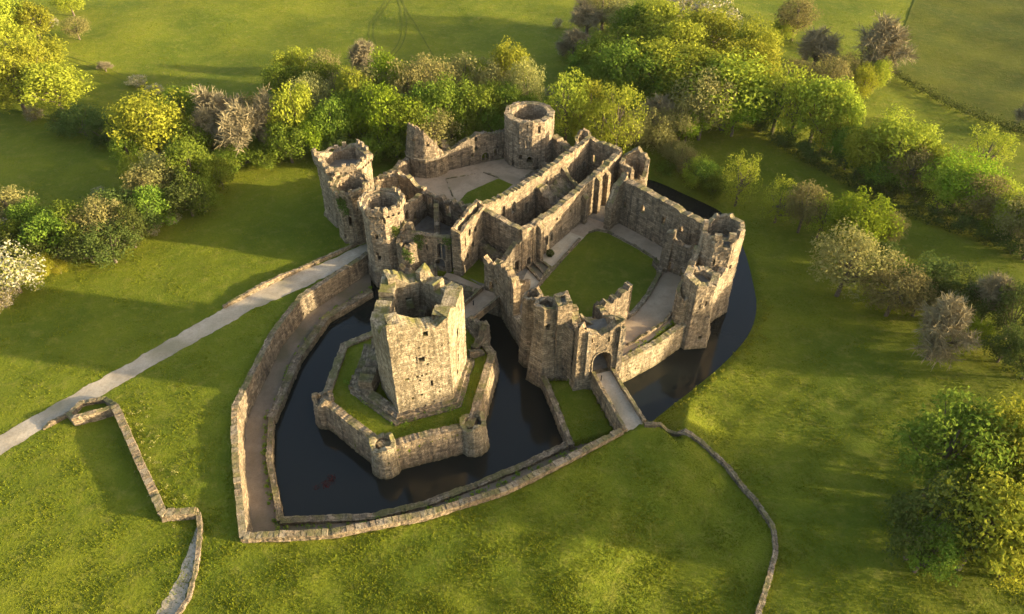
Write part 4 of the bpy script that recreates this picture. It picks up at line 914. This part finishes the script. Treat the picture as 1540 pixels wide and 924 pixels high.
def make_bare(key, seed, tw=1.0):
    """a leafless tree: trunk, rising limbs and a full rounded haze of fine twigs"""
    rr = random.Random(seed); V = []; Fc = []; TV = []; TF = []
    def ribbon(a, b_, r):
        d = (b_ - a).normalized(); u = d.cross(Vector((rr.gauss(0, 1), rr.gauss(0, 1), rr.gauss(0, 1)))).normalized() * r; k = len(TV)
        TV.extend([tuple(a - u), tuple(a + u), tuple(b_ + u * .35), tuple(b_ - u * .35)]); TF.append((k, k + 1, k + 2, k + 3))
    tube(V, Fc, (0, 0, -0.06), (0, 0, 0.26), 0.032, 0.024, 7); ends = []
    for i in range(12):
        a = i * 2.4 + rr.uniform(-.4, .4); el = rr.uniform(0.45, 1.4)
        st = Vector((0, 0, rr.uniform(0.14, 0.28))); d = Vector((math.cos(a) * math.cos(el), math.sin(a) * math.cos(el), math.sin(el)))
        e = st + Vector((d.x * 0.26, d.y * 0.26, d.z * 0.36)); tube(V, Fc, st, e, 0.014, 0.007, 4)
        for j in range(8):
            s2 = st.lerp(e, rr.uniform(0.4, 1.0)); d2 = (d + Vector((rr.gauss(0, .7), rr.gauss(0, .7), rr.gauss(0.1, .6)))).normalized()
            e2 = s2 + d2 * rr.uniform(0.10, 0.20); tube(V, Fc, s2, e2, 0.005, 0.002, 3)
            for k in range(34):
                s3 = s2.lerp(e2, rr.uniform(0.2, 1.0)); d3 = (d2 * .6 + Vector((rr.gauss(0, .8), rr.gauss(0, .8), rr.gauss(0.1, .7)))).normalized()
                e3 = s3 + d3 * rr.uniform(0.05, 0.13); ribbon(s3, e3, 0.0042 * tw)
                m3 = s3.lerp(e3, .55); ribbon(m3, m3 + (d3 + Vector((rr.gauss(0, .8), rr.gauss(0, .8), rr.gauss(0, .6)))).normalized() * 0.07, 0.0034 * tw)
    mx = max(max(abs(v[0]), abs(v[1])) for v in TV); zt_ = max(v[2] for v in TV)
    f = lambda L: [(v[0] * .5 / mx, v[1] * .5 / mx, v[2] / zt_) for v in L]
    tm = mesh('trunk', f(V), Fc); tm.materials.append(M['bark']); cm = mesh('twigs', f(TV), TF); cm.materials.append(M['twig'])
    PROTO.setdefault(key, []).append((tm, cm))

for k in range(4):
    make_proto('Y', 'round', 92, 88, 0.0185, 'leaf_yellow', 100 + k)
    make_proto('G', 'round', 96, 88, 0.0185, 'leaf_bright', 110 + k)
    make_proto('D', 'round', 92, 88, 0.0185, 'leaf_green', 115 + k)
    make_proto('O', 'round', 92, 80, 0.0165, 'leaf_olive', 120 + k)
    make_proto('P', 'tall', 90, 80, 0.0175, 'leaf_yellow', 130 + k)
    make_proto('S', 'bush', 70, 80, 0.020, 'leaf_dark', 140 + k)
    make_proto('A', 'bush', 90, 120, 0.0135, 'leaf_gold', 150 + k)
    make_bare('B', 170 + k)
    make_proto('W', 'bush', 60, 60, 0.021, 'blossom', 160 + k)
    make_proto('H', 'bush', 70, 80, 0.020, 'leaf_green', 145 + k)

NAMES = {'Y': ('broadleaf_tree', 'tree'), 'G': ('broadleaf_tree', 'tree'), 'D': ('broadleaf_tree', 'tree'), 'O': ('budding_tree', 'tree'), 'P': ('slender_tree', 'tree'), 'S': ('shrub', 'shrub'), 'A': ('golden_bush', 'bush'), 'B': ('bare_tree', 'tree'), 'W': ('blossom_shrub', 'shrub'), 'H': ('shrub', 'shrub')}
LOOK = {'Y': 'yellow-green leafy tree', 'G': 'bright green round-crowned tree', 'D': 'deep green leafy tree', 'O': 'olive-brown budding tree', 'P': 'slender airy light green tree', 'S': 'dark green shrub', 'A': 'golden yellow bush', 'B': 'leafless grey-brown twiggy tree', 'W': 'white blossoming shrub', 'H': 'mid-green leafy shrub'}
cnt = [0]; PLANTED = []
SHORT = {'Y': 'yellow-green tree', 'G': 'bright green tree', 'D': 'deep green tree', 'O': 'olive tree', 'P': 'slender tree', 'S': 'dark shrub', 'A': 'golden bush', 'B': 'bare tree', 'W': 'white shrub', 'H': 'leafy shrub'}
def plant(kind, px, pyb, pyt, wpx, where):
    # stand it on the ground under its base pixel
    x, y = W(px, pyb, 0.0)
    for _ in range(3):
        z = th(x, y); x, y = W(px, pyb, z)
    h = max(1.0, (Zt(x, y, pyt) - z)); ww = wpx / proj(x, y, z + h * 0.5)[2]
    h = min(h, 18.0)
    tm, cm = PROTO[kind][cnt[0] % len(PROTO[kind])]; cnt[0] += 1
    nm, cat = NAMES[kind]
    o = bpy.data.objects.new(nm, None); COL.objects.link(o); o.location = (x, y, z - 0.05); o.empty_display_size = 0.3
    PLANTED.append((o, kind, where, x, y, h, cat))
    sw = ww / 0.86; q = R.uniform(0, 6.28)
    for nme, me in (('trunk', tm), ('twigs' if kind == 'B' else 'crown', cm)):
        c = bpy.data.objects.new(nme, me); COL.objects.link(c); c.parent = o
    o.rotation_euler = (0, 0, q); o.scale = (sw, sw, h / (0.99 if kind != 'B' else 0.95))
    return o

TREES = {
 'at the edge of the far field': [('Y', 15, 70, -10, 80), ('Y', 62, 62, 2, 70), ('Y', 25, 130, 25, 100), ('Y', 78, 118, 55, 75), ('Y', 97, 178, 95, 100), ('Y', 40, 170, 75, 90), ('Y', 5, 150, 60, 70), ('Y', 112, 25, -12, 50), ('O', 120, 60, 25, 40), ('Y', 60, 150, 60, 80),
    ('W', 55, 180, 155, 30), ('W', 78, 42, 22, 26)],
 'out in the open far field': [('W', 208, 130, 112, 34), ('W', 235, 142, 126, 30), ('W', 262, 150, 138, 26), ('B', 160, 108, 92, 26)],
 'in the hedge by the road': [('S', 130, 205, 160, 70), ('S', 165, 218, 178, 60), ('S', 105, 200, 165, 50), ('Y', 245, 245, 140, 115), ('D', 205, 262, 200, 60), ('Y', 218, 295, 232, 60), ('O', 258, 305, 225, 70), ('O', 230, 320, 252, 60),
    ('D', 300, 300, 210, 85), ('H', 335, 285, 235, 60), ('S', 290, 325, 262, 70), ('H', 240, 340, 275, 70), ('S', 190, 345, 282, 80), ('O', 170, 372, 298, 85), ('H', 128, 378, 308, 80), ('H', 88, 388, 318, 85), ('D', 60, 360, 300, 70), ('S', 205, 372, 308, 70),
    ('S', 175, 395, 335, 75), ('H', 118, 360, 300, 60), ('S', 140, 395, 340, 70), ('O', 30, 348, 282, 80), ('O', 0, 335, 288, 50), ('S', 60, 395, 340, 70), ('H', 30, 385, 330, 60), ('S', 268, 300, 262, 50), ('H', 310, 318, 262, 60), ('S', 220, 352, 300, 60),
    ('W', 155, 302, 282, 32), ('W', 262, 336, 316, 26), ('W', 232, 352, 334, 28), ('W', 180, 372, 350, 34), ('W', 150, 368, 350, 26), ('W', 105, 390, 370, 34), ('W', 200, 315, 298, 24),
    ('W', 30, 440, 372, 100), ('A', 70, 415, 382, 46), ('W', 8, 462, 425, 50), ('W', 12, 380, 330, 60), ('A', 92, 412, 390, 26), ('S', -10, 400, 330, 60)],
 'in the wood behind the gate towers': [('D', 290, 215, 130, 70), ('B', 345, 220, 128, 95), ('B', 372, 245, 150, 85), ('B', 412, 232, 135, 75), ('Y', 455, 232, 112, 80), ('D', 440, 245, 180, 70), ('G', 480, 240, 170, 60), ('H', 400, 250, 215, 60), ('H', 365, 250, 205, 60), ('D', 330, 235, 170, 60), ('S', 500, 240, 195, 50),
    ('B', 325, 240, 160, 70), ('O', 390, 215, 140, 70), ('D', 425, 215, 150, 60), ('D', 300, 250, 180, 70), ('H', 340, 262, 225, 50)],
 'in the wood behind the court': [('Y', 450, 138, 70, 70), ('D', 428, 160, 95, 60), ('D', 495, 160, 85, 60), ('O', 497, 145, 75, 50), ('B', 550, 120, 58, 45), ('G', 588, 175, 78, 70), ('O', 556, 185, 95, 80), ('O', 522, 175, 108, 55), ('G', 550, 222, 140, 55), ('G', 588, 232, 125, 75), ('O', 620, 195, 85, 70),
    ('O', 652, 185, 82, 75), ('O', 700, 170, 78, 85), ('O', 740, 178, 88, 70), ('Y', 765, 165, 55, 65), ('O', 792, 190, 88, 55), ('D', 680, 215, 115, 85), ('D', 720, 212, 125, 80), ('D', 640, 222, 125, 75), ('O', 655, 235, 165, 80), ('D', 615, 235, 145, 65), ('D', 760, 205, 125, 65), ('D', 505, 235, 145, 65),
    ('O', 478, 195, 112, 65), ('Y', 540, 195, 98, 65), ('O', 630, 245, 190, 40), ('D', 570, 215, 120, 70), ('D', 525, 205, 130, 60), ('H', 700, 222, 165, 60), ('H', 740, 220, 160, 60), ('H', 600, 245, 195, 60), ('H', 560, 248, 205, 50), ('S', 520, 252, 205, 50), ('D', 660, 205, 125, 70), ('Y', 720, 170, 90, 50), ('Y', 605, 180, 95, 50), ('H', 470, 160, 105, 60), ('D', 790, 205, 140, 50)],
 'behind the kitchen tower': [('P', 850, 215, 98, 70), ('P', 884, 205, 118, 55), ('P', 925, 230, 132, 75), ('O', 955, 238, 160, 60), ('O', 985, 240, 160, 60), ('P', 902, 228, 148, 60), ('Y', 870, 218, 140, 50), ('O', 940, 225, 170, 50), ('B', 985, 205, 140, 70), ('G', 1030, 215, 162, 55), ('O', 1005, 250, 205, 45), ('O', 1020, 262, 212, 45), ('H', 985, 262, 222, 45), ('H', 1000, 275, 240, 40), ('W', 826, 148, 128, 16)],
 'in the great wood': [('Y', 1085, 195, 20, 150), ('Y', 1030, 175, 5, 130), ('Y', 980, 165, 35, 110), ('O', 1050, 210, 105, 100), ('D', 930, 165, 55, 100), ('D', 898, 125, 50, 80), ('D', 888, 165, 88, 70), ('D', 985, 175, 75, 95), ('B', 882, 55, 0, 70), ('O', 905, 45, -20, 75), ('W', 1018, 70, -15, 90), ('W', 1062, 75, -15, 80),
    ('Y', 990, 90, 0, 90), ('Y', 1115, 165, 35, 95), ('D', 950, 80, 0, 75), ('B', 862, 92, 42, 55), ('W', 846, 84, 64, 18), ('W', 838, 42, 26, 18), ('Y', 1055, 110, 0, 100), ('D', 960, 120, 40, 90), ('Y', 1010, 130, 20, 90), ('O', 930, 60, -5, 60), ('D', 870, 130, 80, 55), ('D', 915, 185, 115, 60), ('H', 960, 190, 140, 60), ('Y', 1120, 130, 20, 80), ('G', 1100, 205, 130, 70), ('O', 1020, 215, 150, 60)],
 'on the meadow boundary': [('P', 1160, 205, 85, 80), ('P', 1186, 215, 98, 80), ('Y', 1216, 222, 108, 90), ('Y', 1246, 232, 122, 80), ('O', 1196, 135, 90, 60), ('Y', 1330, 268, 172, 105), ('Y', 1382, 285, 212, 75), ('G', 1430, 315, 232, 100), ('P', 1462, 275, 195, 75), ('Y', 1478, 335, 270, 75), ('O', 1512, 365, 296, 75), ('P', 1402, 300, 240, 60), ('O', 1538, 390, 318, 60), ('D', 1300, 262, 205, 60), ('H', 1345, 290, 255, 55),
    ('Y', 1285, 268, 188, 80), ('O', 1358, 290, 215, 75), ('Y', 1406, 318, 245, 75), ('O', 1456, 338, 262, 75), ('Y', 1502, 360, 288, 70), ('D', 1142, 198, 118, 65), ('P', 1232, 235, 140, 60), ('D', 1262, 250, 185, 60), ('H', 1315, 285, 240, 60), ('H', 1490, 360, 320, 60), ('G', 1540, 372, 300, 70),
    ('S', 1140, 195, 165, 50), ('S', 1270, 255, 220, 55), ('S', 1300, 280, 250, 50), ('S', 1330, 298, 268, 45), ('S', 1375, 310, 282, 50), ('S', 1410, 330, 300, 50), ('S', 1445, 345, 315, 50), ('S', 1485, 362, 335, 50), ('S', 1520, 382, 352, 50), ('S', 1180, 222, 195, 45), ('S', 1220, 240, 212, 50)],
 'by the far field hedge': [('B', 1222, 105, 42, 75), ('B', 1312, 120, -5, 120), ('O', 1190, 62, -8, 65), ('A', 1292, 146, 94, 52), ('O', 1240, 148, 85, 65), ('O', 1268, 130, 82, 50), ('Y', 1172, 65, 30, 40), ('Y', 1310, 140, 90, 40), ('O', 1215, 140, 100, 50), ('B', 1545, 200, 140, 60)],
 'on the meadow by the moat': [('P', 1105, 310, 232, 55), ('Y', 1042, 290, 238, 55), ('H', 1070, 298, 262, 45), ('P', 1165, 335, 272, 60), ('O', 1200, 350, 272, 70), ('P', 1228, 358, 298, 55), ('G', 1280, 380, 288, 105), ('O', 1326, 380, 320, 45), ('S', 1325, 408, 362, 55), ('O', 1258, 445, 348, 110), ('O', 1332, 475, 398, 95), ('B', 1396, 540, 445, 120), ('B', 1472, 485, 412, 70), ('S', 1380, 452, 388, 80), ('S', 1422, 455, 398, 80), ('S', 1510, 510, 428, 75), ('S', 1538, 570, 495, 75), ('G', 1452, 520, 480, 55), ('S', 1445, 480, 430, 60), ('S', 1500, 545, 490, 60), ('O', 1372, 475, 430, 60), ('H', 1350, 425, 390, 50), ('H', 1060, 275, 240, 50), ('O', 1030, 275, 225, 40)],
 'in the thicket on the lawn': [('D', 1390, 745, 618, 156), ('Y', 1480, 750, 628, 156), ('D', 1530, 730, 640, 108), ('Y', 1440, 855, 735, 170), ('A', 1505, 870, 770, 120), ('S', 1362, 840, 728, 120), ('D', 1500, 815, 715, 132), ('W', 1455, 745, 712, 43), ('W', 1530, 800, 770, 48), ('H', 1420, 800, 700, 108), ('H', 1375, 860, 780, 90), ('S', 1545, 860, 760, 84), ('W', 1420, 765, 735, 28)],
}
for where, lst in TREES.items():
    for (k, px, pb, pt, ww) in lst: plant(k, px, pb, pt, ww, where)

for (o, kind, where, x, y, h, cat) in PLANTED:
    same = sorted(q[5] for q in PLANTED if q[1] == kind and q[2] == where)
    lab = LOOK[kind] + ' ' + where
    if len(same) > 1:
        rk = same.index(h) / len(same)
        near = sorted((q for q in PLANTED if q[1] != kind), key=lambda q: (q[3] - x) ** 2 + (q[4] - y) ** 2)[0]
        lab = ('low ' if rk < 0.34 else 'tall ' if rk > 0.65 else 'mid-sized ') + lab + ', beside ' + SHORT[near[1]]
    tag(o, lab, cat, (LOOK[kind] + 's').replace('bushs', 'bushes') + ' ' + where)

# the clipped round bush on the terrace
tb = bpy.data.objects.new('topiary_bush', None); COL.objects.link(tb); tb.location = (7.3, 112.6, 0.05); tag(tb, 'small clipped round bush in the middle of the pale terrace', 'bush')
rr = random.Random(5); cm = leaves_mesh('crown', [((0, 0, 0.75), 0.72, 1)], 900, 0.11, rr, inner=0.8); link('crown', cm, M['leaf_dark'], tb)
V = []; Fc = []; tube(V, Fc, (0, 0, -0.1), (0, 0, 0.6), 0.09, 0.06, 6); link('trunk', mesh('trunk', V, Fc), M['bark'], tb)

# hedge along the far field
def hedge(name, label, line, hgt, wid, mat, per_m, seed):
    rr = random.Random(seed); L = vert_s(line, False)[-1]; lob = []
    pts = even(line, max(4, int(L / 0.9)))
    r = root(name, None, label, 'hedge')
    for p in pts:
        z = th(*p); s_ = rr.uniform(0.7, 1.2); lob.append(((p[0] + rr.uniform(-.3, .3), p[1] + rr.uniform(-.3, .3), z + hgt * 0.45 * s_), hgt * 0.55 * s_, 1.0))
    link('foliage', leaves_mesh('foliage', lob, per_m, 0.22, rr, inner=0.3), M[mat], r)
hedge('field_hedge', 'thin scruffy hedge along the edge of the far ploughed field', [W(1335, 105), W(1385, 130), W(1430, 155), W(1480, 180), W(1560, 218)], 2.8, 1.2, 'leaf_dark', 70, 1)
hedge('field_hedge', 'dark field hedge running past the top of the great wood', [W(1095, 12), W(1140, 35), W(1190, 62), W(1260, 95)], 1.6, 1.2, 'leaf_dark', 26, 2)
hedge('boundary_hedge', 'low dark hedge bottom along the fenced meadow boundary', [W(1130, 190), W(1190, 226), W(1260, 258), W(1330, 300), W(1400, 332), W(1470, 362), W(1560, 400)], 2.4, 1.0, 'leaf_dark', 60, 3)

# ------------------------------------------------------------------ ivy, weeds, tracks, small things
def ivy(parent, ms, s0, s1, z0, z1, n, seed, mat='leaf_dark'):
    rr = random.Random(seed); V = []; Fc = []
    blobs = [(rr.uniform(s0, s1), rr.uniform(z0, z1), rr.uniform(0.5, 1.1)) for _ in range(5)]
    for _ in range(n):
        b_ = rr.choice(blobs); x = b_[0] + rr.gauss(0, .45) * b_[2]; z = b_[1] + rr.gauss(0, .8) * b_[2]
        tl = min(range(len(ms.S)), key=lambda k: abs(ms.S[k] - (x % ms.L)))
        if z > ms.T[tl] + 0.1: continue
        p, t, nn = ms.point(x, z, 0.1 + rr.uniform(0, .14)); nn = Vector((nn.x, nn.y, 0.4)) + Vector((rr.gauss(0, .4), rr.gauss(0, .4), rr.gauss(0, .4)))
        nn.normalize(); u = nn.orthogonal().normalized() * rr.uniform(.1, .2); v = nn.cross(u); k = len(V)
        V += [tuple(p - u), tuple(p + v), tuple(p + u), tuple(p - v)]; Fc.append((k, k + 1, k + 2, k + 3))
    if Fc: link('ivy', mesh('ivy', V, Fc), M[mat], parent)
for (r_, ms_, px, py, n, sd_) in IVY:
    q = hit([tuple(p) for p in ms_.P], ms_.closed, px, py, 0.0 if ms_.closed else ms_.t / 2)
    if q: ivy(r_, ms_, q[0] - 0.7, q[0] + 0.7, q[1] - 1.0, q[1] + 1.0, n, sd_)

def weeds(name, label, line, z, n, size, mat, seed, spread=0.5):
    rr = random.Random(seed); pts = even(line, 400); lob = []
    for _ in range(n):
        p = rr.choice(pts); r_ = rr.uniform(.15, .5)
        wx_, wy_ = p[0] + rr.gauss(0, spread), p[1] + rr.gauss(0, spread); wz = z if z is not None else th(wx_, wy_)
        if wz > WATER + 0.1: lob.append(((wx_, wy_, wz + r_ * 0.3), r_, r_ * 2))
    o = link(name, leaves_mesh(name, lob, 42, size, rr, inner=0.2), M[mat]); o['kind'] = 'stuff'; return tag(o, label, 'weeds')
walk_mid = [(a[0] * .2 + b_[0] * .8, a[1] * .2 + b_[1] * .8) for a, b_ in zip(even(OW, 60), even(IW, 60))]
weeds('walk_weeds', 'weeds growing along the inner edge of the moat path', walk_mid, WALK, 170, 0.11, 'leaf_bright', 4, 0.25)
weeds('curtain_weeds', 'grass tufts along the walk behind the low curtain', [(18.8, 86.2), (24.0, 89.8), (28.4, 94.2)], 0.05, 26, 0.1, 'leaf_bright', 6, 0.4)
weeds('plinth_weeds', 'moss and weeds round the foot of the keep', [(-26.2, 79.5), (-17.4, 71.0), (-7.6, 74.6), (-5.6, 84.4)], 0.0, 46, 0.09, 'leaf_green', 8, 0.5)
weeds('bastion_weeds', 'long grass clumps on the slope beside the terrace wall', [(-58.6, 73.5), (-51.6, 64.2), (-45.0, 56.2)], None, 60, 0.08, 'leaf_olive', 9, 1.3)
weeds('bank_weeds', 'sunlit clumps of grass along the moat bank', [(25, 77.2), (31, 82.2), (38, 88.6), (43.6, 95.6), (47, 103)], None, 120, 0.12, 'leaf_yellow', 10, 0.9)

def track(line, w_=0.2):
    pts = chaikin([W(*p) for p in line], 2); A = []; B = []
    for i, p in enumerate(pts):
        a = pts[max(0, i - 1)]; b_ = pts[min(len(pts) - 1, i + 1)]; d = Vector((b_[0] - a[0], b_[1] - a[1])).normalized(); nn = Vector((d.y, -d.x)) * w_
        A.append((p[0] + nn.x, p[1] + nn.y)); B.append((p[0] - nn.x, p[1] - nn.y))
    strip('field_track', A, B, M['track'], lift=0.06, n=120, m=1)
M['track'] = earth_mat('worn_grass', (0.09, 0.11, 0.012), (0.13, 0.14, 0.02), 0.8, 0.05)
for off in (0, 7):
    track([(588 + off, -25), (575 + off, 12), (556 + off, 35), (553 + off, 55), (566 + off, 82)])
    track([(592 + off, -20), (603 + off, 15), (606 + off, 45), (598 + off, 68), (584 + off, 84)])
track([(596, -18), (612, 18), (632, 52), (652, 84)]); track([(1540, 40), (1470, 62), (1400, 88), (1345, 105)])
track([(100, 92), (170, 108), (240, 140), (285, 165)]); track([(104, 88), (176, 102), (248, 134), (295, 160)])

def post(x, y, z, label):
    r = root('post', None, label, 'post'); r.location = (x, y, z)
    V = []; Fc = []; tube(V, Fc, (0, 0, -0.05), (0, 0, 0.95), 0.09, 0.08, 8); link('shaft', mesh('shaft', V, Fc), M['iron'], r)
    V = []; Fc = []; tube(V, Fc, (0, 0, 0.95), (0, 0, 1.05), 0.13, 0.05, 8); Fc.append(tuple(range(8, 16))); link('cap', mesh('cap', V, Fc), M['iron'], r)
post(*W(712, 459, 0.1), 0.08, 'short dark post standing on the keep footbridge')
post(*W(904, 572, 0.05), 0.05, 'short dark post on the gate bridge before the arch')
rr = random.Random(2); wx, wy = W(489, 726, WATER)
tag(link('water_weed', leaves_mesh('water_weed', [((wx + rr.uniform(-1.2, 1.2), wy + rr.uniform(-1.0, 1.0), WATER + 0.01), 0.5, 1) for _ in range(9)], 22, 0.12, rr, flat=0.97), M['leaf_red']), 'reddish patch of weed floating on the dark moat', 'water weed')

# ------------------------------------------------------------------ grass tufts
def tufts(name, n, seed, keep, h0, h1, mat):
    rg = np.random.default_rng(seed)
    th_ = rg.uniform(-0.98, 0.98, n); r_ = 40.0 * np.exp(rg.uniform(0, 1, n) * math.log(290 / 40.0))
    X = r_ * np.sin(th_); Y = r_ * np.cos(th_)
    k = keep(X, Y); X, Y = X[k], Y[k]; Z = terrain_h(X, Y); n = len(X)
    clump = 0.5 + 0.5 * np.sin(X * 0.55 + 1.7 * np.sin(Y * 0.31)) * np.cos(Y * 0.47 + 1.3 * np.sin(X * 0.23))
    V = np.zeros((n, 3, 3, 3))
    for b_ in range(3):
        a = rg.uniform(0, 2 * math.pi, n); hh = rg.uniform(h0, h1, n) * (0.55 + 0.9 * clump); wd = hh * rg.uniform(0.35, 0.7, n)
        ox = rg.uniform(-.15, .15, n); oy = rg.uniform(-.15, .15, n)
        ca, sa = np.cos(a), np.sin(a)
        V[:, b_, 0] = np.stack([X + ox - ca * wd, Y + oy - sa * wd, Z - 0.03], -1)
        V[:, b_, 1] = np.stack([X + ox + ca * wd, Y + oy + sa * wd, Z - 0.03], -1)
        V[:, b_, 2] = np.stack([X + ox + rg.normal(0, .5, n) * hh, Y + oy + rg.normal(0, .5, n) * hh, Z + hh], -1)
    V = V.reshape(-1, 3); nf = len(V) // 3
    me = bpy.data.meshes.new(name); me.vertices.add(len(V)); me.vertices.foreach_set('co', V.ravel())
    me.loops.add(len(V)); me.loops.foreach_set('vertex_index', np.arange(len(V))); me.polygons.add(nf)
    me.polygons.foreach_set('loop_start', np.arange(0, len(V), 3)); me.polygons.foreach_set('loop_total', np.full(nf, 3)); me.update()
    o = link(name, me, mat); o['kind'] = 'stuff'; tag(o, 'short tufty meadow grass over the lawns and fields', 'grass'); return o
ROADP = road_l + road_r[::-1]
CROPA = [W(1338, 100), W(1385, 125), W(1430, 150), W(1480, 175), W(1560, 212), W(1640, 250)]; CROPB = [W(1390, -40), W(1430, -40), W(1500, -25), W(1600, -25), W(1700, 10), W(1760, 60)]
strip('crop_field', CROPB, CROPA, M['crop_shaded'], lift=0.2, n=60, m=30, wob=0.01)
def grass_ok(X, Y):
    h = terrain_h(X, Y)
    plat = in_poly(X, Y, PLAT) & (Y < 158)
    return ~plat & ~in_poly(X, Y, CROPA + CROPB[::-1]) & ~in_poly(X, Y, ROADP) & ~(in_poly(X, Y, MOAT) & (h < -3)) & (h > -4.45) & (dist_line(X, Y, OW) > 0.8)
M['tuft'] = leaf_mat('grass_blades', (0.125, 0.155, 0.011), (0.18, 0.195, 0.015), (0.24, 0.225, 0.03), 0.35)
tufts('grass', 300000, 3, grass_ok, 0.04, 0.16, M['tuft'])

# ------------------------------------------------------------------ haze in the low evening air
hx0, hx1, hy0, hy1, hz0, hz1 = gx[0] - 50, gx[-1] + 50, gy[0] - 50, gy[-1] + 50, -7.8, 90.0
V = [(x, y, z) for z in (hz0, hz1) for x, y in ((hx0, hy0), (hx1, hy0), (hx1, hy1), (hx0, hy1))]
hz = link('haze', mesh('haze', V, [(3, 2, 1, 0), (4, 5, 6, 7), (0, 1, 5, 4), (1, 2, 6, 5), (2, 3, 7, 6), (3, 0, 4, 7)]))
hm_ = bpy.data.materials.new('haze_air'); hm_.use_nodes = True; nt = hm_.node_tree; nt.nodes.remove(nt.nodes['Principled BSDF'])
pv = nt.nodes.new('ShaderNodeVolumePrincipled'); pv.inputs['Color'].default_value = (0.95, 0.93, 0.88, 1); pv.inputs['Density'].default_value = 0.000025; pv.inputs['Anisotropy'].default_value = 0.2
nt.links.new(pv.outputs[0], [n for n in nt.nodes if n.type == 'OUTPUT_MATERIAL'][0].inputs['Volume'])
hz.data.materials.append(hm_); hz['kind'] = 'stuff'; hz['label'] = 'thin pale haze hanging in the low evening air'; hz['category'] = 'haze'
